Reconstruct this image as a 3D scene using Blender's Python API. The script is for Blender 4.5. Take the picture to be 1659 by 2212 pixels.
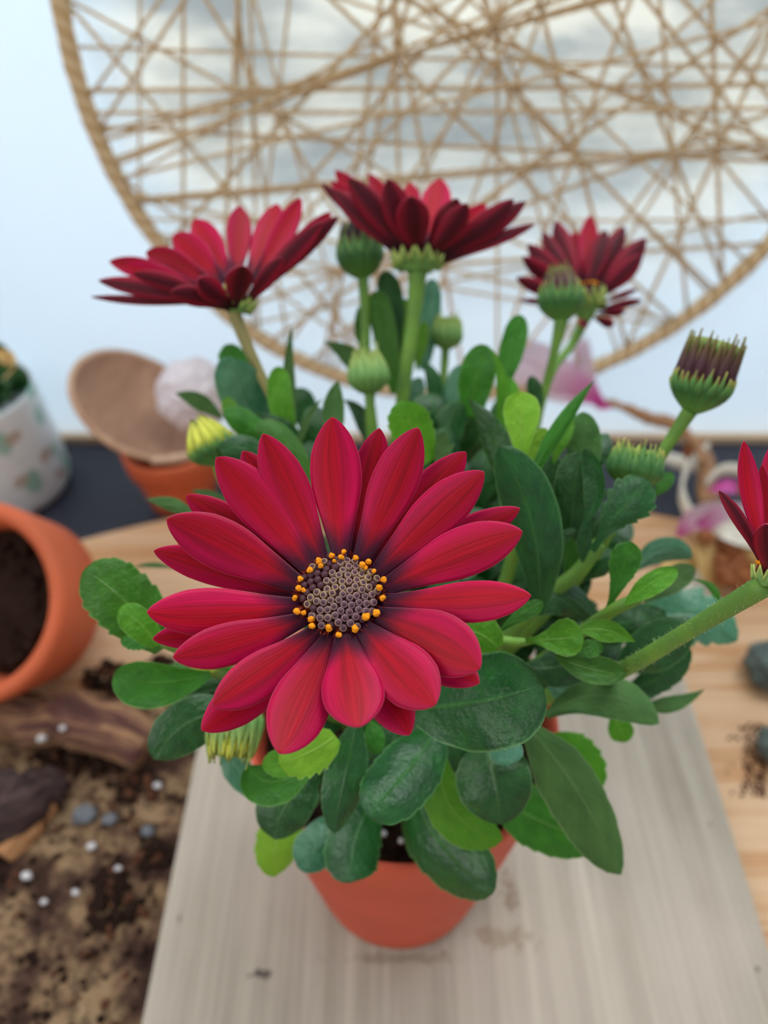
import bpy, bmesh, math, random
from math import sin, cos, pi, radians, sqrt, atan2, exp
from mathutils import Vector, Matrix, noise
random.seed(7)
for o in list(bpy.data.objects): bpy.data.objects.remove(o)
SC = bpy.context.scene
COL = SC.collection

# ------------------------------------------------------------------ camera, light, exposure
F = 1671.0; PITCH = radians(42); H = 0.38
CAM = Vector((0, 0, H))
RIGHT = Vector((1, 0, 0)); FWD = Vector((0, cos(PITCH), -sin(PITCH))); UP = Vector((0, sin(PITCH), cos(PITCH)))
cd = bpy.data.cameras.new('camera'); cam = bpy.data.objects.new('camera', cd); COL.objects.link(cam)
cam.location = CAM; cam.rotation_euler = (pi/2 - PITCH, 0, 0)
cd.sensor_fit = 'HORIZONTAL'; cd.sensor_width = 36; cd.lens = 36*F/1659
cd.clip_start = 0.005; cd.clip_end = 20
cd.dof.use_dof = True; cd.dof.focus_distance = 0.152; cd.dof.aperture_fstop = 13.5
SC.camera = cam
SC.view_settings.view_transform = 'Standard'; SC.view_settings.look = 'None'
SC.view_settings.gamma = 1; SC.view_settings.use_curve_mapping = False
SC.view_settings.exposure = 0.0
W = bpy.data.worlds.new('world'); SC.world = W; W.use_nodes = True
bg = W.node_tree.nodes['Background']; bg.inputs[0].default_value = (0.92, 0.96, 1.0, 1); bg.inputs[1].default_value = 0.50
def area(name, loc, aim, size, power, col):
    l = bpy.data.lights.new(name, 'AREA'); l.shape = 'RECTANGLE'; l.size = size[0]; l.size_y = size[1]
    l.energy = power; l.color = col
    o = bpy.data.objects.new(name, l); COL.objects.link(o); o.location = loc
    o.rotation_euler = (Vector(aim)-Vector(loc)).to_track_quat('-Z', 'Y').to_euler(); return o
area('window_light_above', (0.25, 0.75, 1.35), (0.0, 0.2, 0.1), (1.3, 0.9), 22, (0.95, 0.98, 1.0))
area('backdrop_backlight', (0.1, 1.15, 0.55), (0.1, 0.4, 0.25), (1.6, 0.9), 33, (1.0, 0.985, 0.965))  # added unseen light, brightens the translucent backdrop from behind
area('window_light_left', (-1.1, -0.5, 1.2), (0, 0.3, 0.1), (1.0, 1.0), 9, (1.0, 0.97, 0.95))

def P(px, py, d):
    return CAM + d*(FWD + RIGHT*((px-829.5)/F) - UP*((py-1106)/F))
def onZ(px, py, z=0.0):
    r = P(px, py, 1)-CAM; return CAM + r*((z-H)/r.z)
def onY(px, py, y):
    r = P(px, py, 1)-CAM; return CAM + r*(y/r.y)

# ------------------------------------------------------------------ helpers
def lin(c):
    return tuple(((v/255)/12.92 if v/255 <= .04045 else ((v/255+.055)/1.055)**2.4) for v in c)+(1,)
def sm(x, a, b):
    t = max(0, min(1, (x-a)/(b-a))); return t*t*(3-2*t)
class NB:
    def __init__(s, name):
        s.m = bpy.data.materials.new(name); s.m.use_nodes = True; s.t = s.m.node_tree; s.n = s.t.nodes
        s.b = s.n['Principled BSDF']; s.out = s.n['Material Output']
    def lk(s, a, b): s.t.links.new(a, b)
    def node(s, ty, **kw):
        n = s.n.new(ty)
        for k, v in kw.items(): setattr(n, k, v)
        return n
    def inp(s, sock, v):
        if isinstance(v, bpy.types.NodeSocket): s.lk(v, sock)
        else: sock.default_value = v
    def math(s, op, a, b=0.0, c=None, clamp=False):
        n = s.node('ShaderNodeMath', operation=op); n.use_clamp = clamp
        s.inp(n.inputs[0], a); s.inp(n.inputs[1], b)
        if c is not None: s.inp(n.inputs[2], c)
        return n.outputs[0]
    def mix(s, f, a, b, mode='MIX'):
        n = s.node('ShaderNodeMix', data_type='RGBA', blend_type=mode)
        s.inp(n.inputs[0], f); s.inp(n.inputs[6], a); s.inp(n.inputs[7], b); return n.outputs[2]
    def ramp(s, f, stops):
        n = s.node('ShaderNodeValToRGB'); e = n.color_ramp.elements
        while len(e) < len(stops): e.new(0.5)
        for i, (p, c) in enumerate(stops):
            e[i].position = p; e[i].color = lin(c) if not isinstance(c, float) else (c, c, c, 1)
        s.inp(n.inputs[0], f); return n.outputs[0]
    def obj(s, scale=(1, 1, 1), rot=(0, 0, 0), loc=(0, 0, 0), src='Object'):
        tc = s.node('ShaderNodeTexCoord'); mp = s.node('ShaderNodeMapping')
        mp.inputs['Scale'].default_value = scale; mp.inputs['Rotation'].default_value = rot; mp.inputs['Location'].default_value = loc
        s.lk(tc.outputs[src], mp.inputs[0]); return mp.outputs[0]
    def noise(s, vec, scale, detail=4, rough=.55, dist=0):
        n = s.node('ShaderNodeTexNoise'); n.inputs['Scale'].default_value = scale; n.inputs['Detail'].default_value = detail
        n.inputs['Roughness'].default_value = rough; n.inputs['Distortion'].default_value = dist
        if vec is not None: s.lk(vec, n.inputs['Vector'])
        return n.outputs['Fac']
    def uv(s):
        tc = s.node('ShaderNodeTexCoord'); sp = s.node('ShaderNodeSeparateXYZ'); s.lk(tc.outputs['UV'], sp.inputs[0])
        return sp.outputs[0], sp.outputs[1]
    def bump(s, h, strength=.3, dist=.001):
        n = s.node('ShaderNodeBump'); n.inputs['Strength'].default_value = strength; n.inputs['Distance'].default_value = dist
        s.inp(n.inputs['Height'], h); s.lk(n.outputs[0], s.b.inputs['Normal']); return n.outputs[0]
    def fin(s, col, rough=.6, spec=.5, sheen=0):
        s.inp(s.b.inputs['Base Color'], col); s.inp(s.b.inputs['Roughness'], rough)
        s.b.inputs['Specular IOR Level'].default_value = spec
        if sheen: s.b.inputs['Sheen Weight'].default_value = sheen; s.b.inputs['Sheen Roughness'].default_value = .4
        return s.m
    def trans(s, col, fac):
        t = s.node('ShaderNodeBsdfTranslucent'); s.inp(t.inputs[0], col)
        mx = s.node('ShaderNodeMixShader'); mx.inputs[0].default_value = fac
        s.lk(s.b.outputs[0], mx.inputs[1]); s.lk(t.outputs[0], mx.inputs[2]); s.lk(mx.outputs[0], s.out.inputs[0])

def flat(name, c, rough=.6, spec=.4, nz=0, nscale=60, bump=0):
    b = NB(name); col = lin(c)
    if nz:
        v = b.obj(); f = b.noise(v, nscale, 5)
        col = b.mix(f, lin([max(0, x*(1-nz)) for x in c]), lin([min(255, x*(1+nz)) for x in c]))
        if bump: b.bump(f, bump, .001)
    return b.fin(col, rough, spec)

def mesh_obj(name, vs, fs, mats, parent=None, uvs=None, fm=None, smooth=True, origin=None):
    o3 = Vector(origin) if origin is not None else Vector((0, 0, 0))
    me = bpy.data.meshes.new(name)
    me.from_pydata([tuple(Vector(v)-o3) for v in vs], [], fs)
    if not isinstance(mats, (list, tuple)): mats = [mats]
    for m in mats: me.materials.append(m)
    if fm:
        for p, k in zip(me.polygons, fm): p.material_index = k
    if uvs:
        l = me.uv_layers.new(name='UVMap')
        for lp in me.loops: l.data[lp.index].uv = uvs[lp.vertex_index]
    if smooth:
        for p in me.polygons: p.use_smooth = True
    me.update()
    o = bpy.data.objects.new(name, me); COL.objects.link(o)
    if parent is not None:
        o.parent = parent; o.location = o3-parent_world(parent)
    else: o.location = o3
    return o
def parent_world(p):
    v = Vector(p.location)
    while p.parent is not None: p = p.parent; v += Vector(p.location)
    return v
def empty(name, loc):
    o = bpy.data.objects.new(name, None); o.empty_display_size = .01; COL.objects.link(o); o.location = loc; return o
def tag(o, label, cat=None, group=None, kind=None):
    if label: o['label'] = label
    if cat: o['category'] = cat
    if group: o['group'] = group
    if kind: o['kind'] = kind
    return o

class MB:
    def __init__(s): s.v = []; s.f = []; s.m = []; s.uv = []
    def add(s, vs, fs, uvs=None, m=0):
        k = len(s.v); s.v += [Vector(v) for v in vs]; s.f += [tuple(i+k for i in f) for f in fs]
        s.m += (m if isinstance(m, list) else [m]*len(fs)); s.uv += uvs if uvs else [(0.5, 0.5)]*len(vs)
    def build(s, name, mats, parent=None, origin=None, smooth=True):
        return mesh_obj(name, s.v, s.f, mats, parent, s.uv, s.m, smooth, origin)

def lerp_tab(tab, x):
    for (a, b), (c, d) in zip(tab, tab[1:]):
        if x <= c:
            t = (x-a)/(c-a+1e-9); return b+(d-b)*t
    return tab[-1][1]
def catmull(pts, n):
    out = []
    P_ = [pts[0]]+list(pts)+[pts[-1]]
    for i in range(1, len(P_)-2):
        for k in range(n):
            t = k/n; a, b, c, d = P_[i-1], P_[i], P_[i+1], P_[i+2]
            out.append(.5*((2*b)+(c-a)*t+(2*a-5*b+4*c-d)*t*t+(3*b-a-3*c+d)*t**3))
    out.append(pts[-1]); return out
def frames(pts):
    T = [(pts[min(i+1, len(pts)-1)]-pts[max(i-1, 0)]).normalized() for i in range(len(pts))]
    n = T[0].orthogonal().normalized(); N = []
    for t in T:
        n = (n-t*n.dot(t)).normalized(); N.append(n)
    return T, N
def tube(mb, pts, rads, seg=10, sub=4, m=0, cap=True, rough=0, seed=0):
    pts = [Vector(p) for p in pts]; q = catmull(pts, sub) if sub > 1 else pts
    n = len(q); T, N = frames(q); vs = []; fs = []; uv = []
    for i, c in enumerate(q):
        x = i/(n-1)*(len(rads)-1); k = min(int(x), len(rads)-2); r = rads[k]+(rads[k+1]-rads[k])*(x-k)
        B = T[i].cross(N[i])
        for j in range(seg):
            a = 2*pi*j/seg; d = N[i]*cos(a)+B*sin(a)
            rr = r*(1+rough*(noise.noise((c+d*r)*(1.2/max(r, 1e-5))*.6+Vector((seed, 0, 0))))) if rough else r
            vs.append(c+d*rr); uv.append((j/seg, i/(n-1)))
    for i in range(n-1):
        for j in range(seg):
            a = i*seg+j; b = i*seg+(j+1) % seg; fs.append((a, b, b+seg, a+seg))
    if cap:
        fs.append(tuple(reversed(range(seg)))); fs.append(tuple(range((n-1)*seg, n*seg)))
    mb.add(vs, fs, uv, m)
def lathe(mb, prof, A, axis, seg=48, m=0, fn=None):
    """prof: list of (r, h); around axis from A"""
    axis = Vector(axis).normalized(); x = axis.orthogonal().normalized(); y = axis.cross(x)
    vs = []; fs = []; uv = []
    for i, (r, h) in enumerate(prof):
        for j in range(seg):
            a = 2*pi*j/seg; rr, hh = (r, h) if fn is None else fn(r, h, a, i)
            vs.append(Vector(A)+axis*hh+(x*cos(a)+y*sin(a))*rr); uv.append((j/seg, i/(len(prof)-1)))
    for i in range(len(prof)-1):
        for j in range(seg):
            a = i*seg+j; b = i*seg+(j+1) % seg; fs.append((a, b, b+seg, a+seg))
    mb.add(vs, fs, uv, m)
def blob(mb, c, r, sub=1, m=0, amp=.3, sc=(1, 1, 1), seed=None):
    bm = bmesh.new(); bmesh.ops.create_icosphere(bm, subdivisions=sub, radius=1)
    sd = Vector((random.random()*50, random.random()*50, 0)) if seed is None else Vector((seed, 0, 0))
    R = Matrix.Rotation(random.random()*6.28, 3, Vector((random.random()-.5, random.random()-.5, random.random()+.1)).normalized())
    vs = []
    for v in bm.verts:
        p = v.co*(1+amp*noise.noise(v.co*1.7+sd)); p = Vector((p.x*sc[0], p.y*sc[1], p.z*sc[2])); vs.append(Vector(c)+(R@p)*r if sc == (1, 1, 1) else Vector(c)+p*r)
    fs = [tuple(v.index for v in f.verts) for f in bm.faces]; bm.free()
    mb.add(vs, fs, None, m)

PROF = {
 'petal': [(0, .30), (.12, .42), (.3, .66), (.5, .95), (.62, 1), (.75, .93), (.86, .70), (.94, .42), (.98, .2), (1, .02)],
 'spat': [(0, .14), (.2, .2), (.4, .5), (.6, .9), (.75, 1), (.88, .85), (.95, .58), (1, .12)],
 'oval': [(0, .12), (.12, .42), (.35, .88), (.55, 1), (.75, .92), (.9, .62), (.97, .33), (1, .05)],
 'round': [(0, .35), (.12, .68), (.35, .96), (.55, 1), (.75, .94), (.9, .68), (.97, .4), (1, .08)],
 'lance': [(0, .12), (.15, .5), (.4, 1), (.6, .92), (.8, .55), (.93, .2), (1, .02)],
}
def prof(k, v):
    t = PROF[k]; e = .03
    return (lerp_tab(t, max(0, v-e))+2*lerp_tab(t, v)+lerp_tab(t, min(1, v+e)))/4 if v < .96 else lerp_tab(t, v)
def blade(P0, P1, P2, W, pk='petal', roll=0, cup=-.15, nu=8, nv=16, teeth=0, wav=0, thick=0, flip=False, asym=0, tipcurl=0, seed=0):
    """leaf or petal surface along a curve through three points; returns verts, faces, uvs, mats"""
    ctrl = 2*P1-(P0+P2)/2
    vs = []; uv = []
    nrmz = []
    L = (P2-P0).length
    for i in range(nv+1):
        s = i/nv; t = 1-(1-s)**1.35
        c = P0*(1-t)**2+ctrl*2*t*(1-t)+P2*t*t
        T = ((ctrl-P0)*(1-t)+(P2-ctrl)*t).normalized()
        view = (c-CAM).normalized()
        side = T.cross(view).normalized(); n = side.cross(T).normalized()
        if n.dot(view) > 0: n = -n
        side = T.cross(n).normalized()*-1 if side.dot(RIGHT) == 0 else side
        q = Matrix.Rotation(radians(roll), 3, T); side = q@side; n = q@n
        w = W/2*prof(pk, t)/max(.45, cos(radians(roll)))
        for j in range(nu+1):
            u = -1+2*j/nu; ww = w*(1+asym*u)
            if teeth and abs(u) > .99 and .35 < t < .93:
                ww *= 1+teeth*2.2*(((t*7+(.3 if u > 0 else 0)) % 1)-.4)
            off = cup*ww*(u*u)+wav*W*sin(t*9+seed+u*1.5)*(.3+abs(u))*.5+tipcurl*L*max(0, t-.6)**2*4
            vs.append(c+side*u*ww+n*off); uv.append(((u+1)/2, t)); nrmz.append(n)
    R = nu+1; fs = []
    for i in range(nv):
        for j in range(nu):
            a = i*R+j; fs.append((a, a+1, a+R+1, a+R))
    ms = [0]*len(fs)
    if thick:
        k = len(vs); sgn = 1 if flip else -1
        vs2 = [v+n*(sgn*thick) for v, n in zip(vs, nrmz)]
        vs += vs2; uv += uv
        fs2 = [tuple(reversed([q+k for q in f])) for f in fs]
        edge = [j for j in range(R)]+[i*R+nu for i in range(1, nv+1)]+[nv*R+j for j in range(nu-1, -1, -1)]+[i*R for i in range(nv-1, 0, -1)]
        fe = []
        for a, b in zip(edge, edge[1:]+edge[:1]): fe.append((b, a, a+k, b+k))
        ms = [0]*len(fs)+[1]*len(fs2)+[2]*len(fe)
        fs = fs+fs2+fe
    return vs, fs, uv, ms

# ------------------------------------------------------------------ materials
def petal_mat(name, c_mid, c_edge, c_base, c_rim, tr=.16, rough=.5):
    b = NB(name); u, v = b.uv(); du = b.math('ABSOLUTE', b.math('SUBTRACT', u, .5))
    vec = b.node('ShaderNodeCombineXYZ'); b.lk(b.math('MULTIPLY', u, 5), vec.inputs[0]); b.lk(b.math('MULTIPLY', v, .9), vec.inputs[1])
    oi = b.node('ShaderNodeObjectInfo'); b.lk(b.math('MULTIPLY', oi.outputs['Random'], 50), vec.inputs[2])
    ln = b.noise(vec.outputs[0], 1.6, 3)
    ed = b.math('SUBTRACT', u, b.math('MULTIPLY', oi.outputs['Random'], .25))
    e2 = b.ramp(b.math('ABSOLUTE', b.math('SUBTRACT', ed, .38)), [(.12, .0), (.42, 1.0)])
    col = b.mix(e2, lin(c_mid), lin(c_edge))
    col = b.mix(b.math('MULTIPLY', b.ramp(ln, [(.38, 1.0), (.62, .0)]), .30), col, lin([x*.55 for x in c_mid]))
    # a darker pair of veins beside the middle
    vein = b.ramp(b.math('ABSOLUTE', b.math('SUBTRACT', du, .13)), [(.0, 1.0), (.05, .0)])
    col = b.mix(b.math('MULTIPLY', vein, .22), col, lin([x*.45 for x in c_mid]))
    bs = b.ramp(b.math('ADD', v, b.math('MULTIPLY', du, -.25)), [(.02, 1.0), (.10, .85), (.26, .0)])
    col = b.mix(bs, col, lin(c_base))
    vv = b.math('ADD', .85, b.math('MULTIPLY', oi.outputs['Random'], .25))
    hs = b.node('ShaderNodeHueSaturation'); b.lk(col, hs.inputs['Color']); b.lk(vv, hs.inputs['Value']); col = hs.outputs[0]
    rim = b.ramp(du, [(.482, .0), (.497, 1.0)])
    col = b.mix(b.math('MULTIPLY', rim, .55), col, lin(c_rim))
    vec2 = b.node('ShaderNodeCombineXYZ'); b.lk(b.math('MULTIPLY', u, 16), vec2.inputs[0]); b.lk(v, vec2.inputs[1])
    b.bump(b.noise(vec2.outputs[0], 1.3, 2), .22, .0005)
    m = b.fin(col, rough, .22, .0); b.trans(col, tr); return m
M = {}
M['petal'] = petal_mat('crimson_petal', (186, 0, 34), (200, 0, 74), (54, 6, 36), (208, 90, 116), .14)
M['petal_back'] = petal_mat('petal_underside', (86, 10, 28), (150, 18, 46), (48, 18, 26), (120, 30, 40), .10, .5)
M['petal_rim'] = flat('petal_rim', (176, 50, 80), .5)
def leaf_mat(name, c, c2, cv, ce, rough=.36, tr=.22, spec=.55, coat=0):
    b = NB(name); u, v = b.uv(); du = b.math('ABSOLUTE', b.math('SUBTRACT', u, .5))
    oi = b.node('ShaderNodeObjectInfo')
    cb = b.node('ShaderNodeCombineXYZ'); b.lk(b.math('MULTIPLY', u, 2.2), cb.inputs[0]); b.lk(b.math('MULTIPLY', v, 3.4), cb.inputs[1]); b.lk(b.math('MULTIPLY', oi.outputs['Random'], 40), cb.inputs[2])
    n1 = b.noise(cb.outputs[0], 1.5, 4); n2 = b.noise(cb.outputs[0], 9, 3)
    col = b.mix(b.ramp(n1, [(.3, .0), (.7, 1.0)]), lin(c), lin(c2))
    mid = b.ramp(b.math('DIVIDE', du, b.math('SUBTRACT', 1.15, v)), [(.0, 1.0), (.055, .0)])
    col = b.mix(b.math('MULTIPLY', mid, .45), col, lin(cv))
    # side veins
    sv = b.math('SINE', b.math('MULTIPLY', b.math('SUBTRACT', v, b.math('MULTIPLY', du, .55)), 42))
    col = b.mix(b.math('MULTIPLY', b.ramp(sv, [(.86, .0), (1.0, 1.0)]), .10), col, lin(cv))
    rim = b.ramp(du, [(.472, .0), (.497, 1.0)])
    col = b.mix(b.math('MULTIPLY', rim, .55), col, lin(ce))
    hs = b.node('ShaderNodeHueSaturation'); b.lk(col, hs.inputs['Color'])
    b.lk(b.math('ADD', .82, b.math('MULTIPLY', oi.outputs['Random'], .36)), hs.inputs['Value']); b.lk(b.math('ADD', .49, b.math('MULTIPLY', oi.outputs['Random'], .02)), hs.inputs['Hue'])
    col = hs.outputs[0]
    b.bump(b.math('ADD', b.math('MULTIPLY', n2, .35), b.math('ADD', b.math('MULTIPLY', n1, 1.6), b.math('MULTIPLY', b.math('SUBTRACT', 1, mid), .35))), .55, .0012)
    rg = b.math('ADD', rough, b.math('MULTIPLY', b.math('SUBTRACT', n2, .5), .25))
    m = b.fin(col, rg, spec*.75, 0.0)
    tc = b.mix(.35, col, lin(cv)); b.trans(tc, tr); return m
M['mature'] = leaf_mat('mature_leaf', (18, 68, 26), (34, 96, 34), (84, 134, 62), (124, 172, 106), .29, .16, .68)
M['mid'] = leaf_mat('green_leaf', (44, 104, 20), (60, 130, 28), (112, 168, 60), (146, 190, 110), .42, .26)
M['fresh'] = leaf_mat('fresh_leaf', (70, 142, 16), (90, 160, 24), (150, 196, 76), (170, 206, 120), .48, .3)
M['young'] = leaf_mat('young_leaf', (118, 176, 30), (136, 190, 40), (180, 214, 100), (190, 216, 136), .52, .34)
M['under'] = leaf_mat('leaf_underside', (66, 104, 54), (82, 122, 62), (118, 150, 92), (144, 172, 120), .6, .16, .3)
M['gloss'] = leaf_mat('bluish_sheen_leaf', (50, 116, 80), (82, 142, 108), (130, 170, 130), (150, 190, 150), .24, .14, .8)  # dark leaf with its bluish reflected sheen painted into the colour
def stem_mat():
    b = NB('stem'); u, v = b.uv(); vec = b.obj()
    col = b.mix(b.ramp(b.noise(vec, 120, 3), [(.35, .0), (.65, 1.0)]), lin((122, 166, 62)), lin((104, 146, 66)))
    m = b.fin(col, .55, .35); b.trans(col, .12); return m
M['stem'] = stem_mat()
M['stem_brown'] = flat('brownish_stem', (142, 134, 84), .6, .3, .15, 200)
M['hair'] = flat('stem_hair', (190, 206, 150), .7)
def bud_mat(name, stops, darkl=.5):
    b = NB(name); u, v = b.uv(); oi = b.node('ShaderNodeObjectInfo')
    cb = b.node('ShaderNodeCombineXYZ'); b.lk(b.math('MULTIPLY', u, 5), cb.inputs[0]); b.lk(v, cb.inputs[1]); b.lk(oi.outputs['Random'], cb.inputs[2])
    col = b.ramp(v, stops)
    col = b.mix(b.math('MULTIPLY', b.ramp(b.noise(cb.outputs[0], 3, 3), [(.4, 1.0), (.65, .0)]), .35), col, lin((40, 30, 26)))
    return b.fin(col, .5, .3)
M['bud_purple'] = bud_mat('purple_bud_petal', [(0, (196, 176, 70)), (.12, (170, 140, 66)), (.26, (62, 24, 36)), (.45, (84, 46, 56)), (.68, (98, 74, 50)), (1, (136, 132, 60))])
M['bud_dark'] = bud_mat('dark_bud_petal', [(0, (120, 110, 60)), (.15, (62, 40, 44)), (1, (46, 28, 38))])
M['bud_green'] = bud_mat('green_bud_petal', [(0, (88, 140, 62)), (.6, (142, 176, 80)), (1, (188, 204, 84))])
M['bud_yellow'] = bud_mat('yellow_bud_petal', [(0, (130, 170, 60)), (.35, (206, 212, 70)), (.85, (226, 226, 92)), (1, (120, 130, 40))])
M['sepal'] = bud_mat('sepal', [(0, (104, 160, 66)), (.5, (58, 112, 54)), (.8, (104, 154, 74)), (1, (196, 186, 90))])
M['sepal_pale'] = bud_mat('pale_sepal', [(0, (120, 172, 90)), (.5, (128, 176, 96)), (1, (190, 208, 110))])
M['floret_rim'] = NB('floret_rim')
_b = M['floret_rim']; _v = _b.obj(); _n = _b.noise(_v, 90, 2)
M['floret_rim'] = _b.fin(_b.mix(_b.ramp(_n, [(.40, .0), (.6, 1.0)]), lin((164, 134, 100)), lin((128, 96, 100))), .5)
M['floret_dot'] = flat('floret_heart', (76, 44, 58), .55)
M['floret_dark'] = flat('dark_floret', (70, 26, 34), .6)
M['pollen'] = flat('orange_pollen', (255, 150, 24), .8, .2, .12, 900)
M['stamen'] = flat('stamen', (140, 52, 34), .6)
M['soil'] = flat('potting_soil', (40, 28, 22), .95, .1, .5, 500, .8)
M['soil2'] = flat('brown_crumbs', (92, 60, 44), .95, .1, .3, 400)
M['perlite'] = flat('perlite', (216, 214, 214), .9, .2, .06, 600)
def terracotta(name, c):
    b = NB(name); v = b.obj(); n1 = b.noise(v, 14, 5); n2 = b.noise(v, 260, 4)
    col = b.mix(b.ramp(n1, [(.3, .0), (.7, 1.0)]), lin([x*.92 for x in c]), lin([min(255, x*1.06) for x in c]))
    b.bump(n2, .12, .0006); return b.fin(col, .62, .3)
M['terra'] = terracotta('terracotta', (206, 88, 62))
M['terra2'] = terracotta('orange_terracotta', (204, 100, 62))
def board_mat():
    b = NB('weathered_board'); v = b.obj((1, 1, 1)); vs = b.obj((1, .035, 1)); vf = b.obj((1, .012, 1))
    n1 = b.noise(vs, 55, 5, .6, .4); n2 = b.noise(vf, 420, 4, .7); n3 = b.noise(v, 14, 3)
    col = b.mix(b.ramp(n1, [(.32, .0), (.66, 1.0)]), lin((162, 153, 136)), lin((202, 194, 176)))
    col = b.mix(b.math('MULTIPLY', b.ramp(n2, [(.42, 1.0), (.6, .0)]), .30), col, lin((128, 116, 102)))
    col = b.mix(b.math('MULTIPLY', b.ramp(n3, [(.4, .0), (.7, 1.0)]), .35), col, lin((206, 190, 178)))
    # soil smudges with a shape of their own
    def spot(x, y, sx, sy, c, amt, thr):
        nonlocal col
        mv = b.obj((1/sx, 1/sy, 0), loc=(-x/sx, -y/sy, 0)); ln = b.node('ShaderNodeVectorMath', operation='LENGTH'); b.lk(mv, ln.inputs[0])
        f = b.math('SUBTRACT', b.math('ADD', 1, b.math('MULTIPLY', b.math('SUBTRACT', b.noise(v, 320, 4), .5), 3.0)), ln.outputs['Value'])
        col = b.mix(b.math('MULTIPLY', b.ramp(f, [(thr, .0), (thr+.35, 1.0)]), amt), col, lin(c))
    o = board_org
    q = onZ(560, 2103, .008)-o; spot(q.x, q.y, .0085, .0022, (52, 46, 40), .8, .25)
    q = onZ(1085, 2025, .008)-o; spot(q.x, q.y, .017, .006, (132, 106, 70), .42, .1)
    q = onZ(1105, 1930, .008)-o; spot(q.x, q.y, .005, .012, (120, 88, 56), .5, .15)
    q = onZ(870, 2070, .008)-o; spot(q.x, q.y, .03, .003, (110, 84, 60), .4, .1)
    q = onZ(388, 1985, .008)-o; spot(q.x, q.y, .0018, .0022, (90, 82, 76), .6, .1)
    q = onZ(1637, 2092, .008)-o; spot(q.x, q.y, .0012, .0012, (50, 46, 40), .8, .1)
    q = onZ(1537, 1780, .008)-o; spot(q.x, q.y, .0018, .0012, (90, 84, 80), .6, .1)
    b.bump(b.math('ADD', n2, n1), .25, .0006); return b.fin(col, .7, .25)
def pine_mat():
    b = NB('pine'); v = b.obj(); vs = b.obj((.06, 1, 1), rot=(0, 0, radians(-6)))
    n1 = b.noise(vs, 42, 4, .55, .6); n2 = b.noise(b.obj((.03, 1, 1)), 380, 3)
    col = b.mix(b.ramp(n1, [(.4, .0), (.5, .35), (.56, 1.0), (.6, .1)]), lin((218, 182, 144)), lin((192, 140, 90)))
    col = b.mix(b.math('MULTIPLY', b.ramp(n2, [(.4, 1.0), (.6, .0)]), .25), col, lin((176, 128, 84)))
    return b.fin(col, .55, .35)
M['pine'] = pine_mat()
M['pine_side'] = flat('pine_edge', (176, 132, 92), .6)
M['slate'] = flat('dark_slate', (44, 46, 58), .55, .4, .15, 30)
M['trim'] = flat('cream_trim', (214, 184, 150), .6)
def wall_mat():
    b = NB('whitewashed_backdrop'); v = b.obj(); vs = b.obj((1, 1, 3.2))
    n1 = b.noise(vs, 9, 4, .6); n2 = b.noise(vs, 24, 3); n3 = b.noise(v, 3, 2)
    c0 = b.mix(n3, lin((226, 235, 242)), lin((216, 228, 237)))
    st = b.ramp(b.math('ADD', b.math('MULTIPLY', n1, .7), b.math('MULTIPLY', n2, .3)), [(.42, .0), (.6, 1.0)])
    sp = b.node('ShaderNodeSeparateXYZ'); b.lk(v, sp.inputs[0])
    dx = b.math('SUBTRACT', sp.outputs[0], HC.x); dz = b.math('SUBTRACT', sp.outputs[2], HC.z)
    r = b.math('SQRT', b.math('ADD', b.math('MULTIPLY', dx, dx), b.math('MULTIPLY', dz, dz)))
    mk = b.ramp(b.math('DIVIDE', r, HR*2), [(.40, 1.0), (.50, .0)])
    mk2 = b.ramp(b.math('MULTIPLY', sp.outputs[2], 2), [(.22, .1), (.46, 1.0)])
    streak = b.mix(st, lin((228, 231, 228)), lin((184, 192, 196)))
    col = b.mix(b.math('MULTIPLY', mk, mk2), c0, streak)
    m = b.fin(col, .8, .2); b.trans(col, .5); return m
M['jute'] = NB('jute_cord')
_b = M['jute']; _u, _v2 = _b.uv()
_tw = _b.math('SINE', _b.math('ADD', _b.math('MULTIPLY', _u, 12.566), _b.math('MULTIPLY', _v2, 420)))
M['jute'] = _b.fin(_b.mix(_b.ramp(_tw, [(.2, .0), (.9, 1.0)]), lin((214, 186, 142)), lin((246, 226, 188))), .85, .15)
_b.trans(lin((236, 212, 170)), .25)

# ------------------------------------------------------------------ the setting
SL = -0.012
WALLY = onZ(829, 948, SL).y
k = (H-SL)/H
HC = Vector((.053*k, WALLY, H+(.281-H)*k)); HR = .231*k
def box(mb, a, b, m=0):
    x0, y0, z0 = a; x1, y1, z1 = b
    vs = [(x0, y0, z0), (x1, y0, z0), (x1, y1, z0), (x0, y1, z0), (x0, y0, z1), (x1, y0, z1), (x1, y1, z1), (x0, y1, z1)]
    mb.add(vs, [(3, 2, 1, 0), (4, 5, 6, 7), (0, 1, 5, 4), (1, 2, 6, 5), (2, 3, 7, 6), (3, 0, 4, 7)], None, m)
def bevel(o, w, s=2):
    md = o.modifiers.new('bevel', 'BEVEL'); md.width = w; md.segments = s; md.limit_method = 'ANGLE'; return o
mb = MB(); box(mb, (-2, -.8, -.06), (2, WALLY+.05, SL))
tag(mb.build('floor', M['slate'], smooth=False), 'dark slate grey surface under the round pine top', kind='structure')
mb = MB(); box(mb, (-2, WALLY, SL+.004), (2, WALLY+.004, .80))
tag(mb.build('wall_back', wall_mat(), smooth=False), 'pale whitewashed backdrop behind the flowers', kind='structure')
mb = MB(); box(mb, (-2, WALLY-.006, SL), (2, WALLY+.03, SL+.006))
tag(mb.build('trim_1', M['trim'], smooth=False), 'cream strip along the foot of the backdrop', kind='structure')

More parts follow.
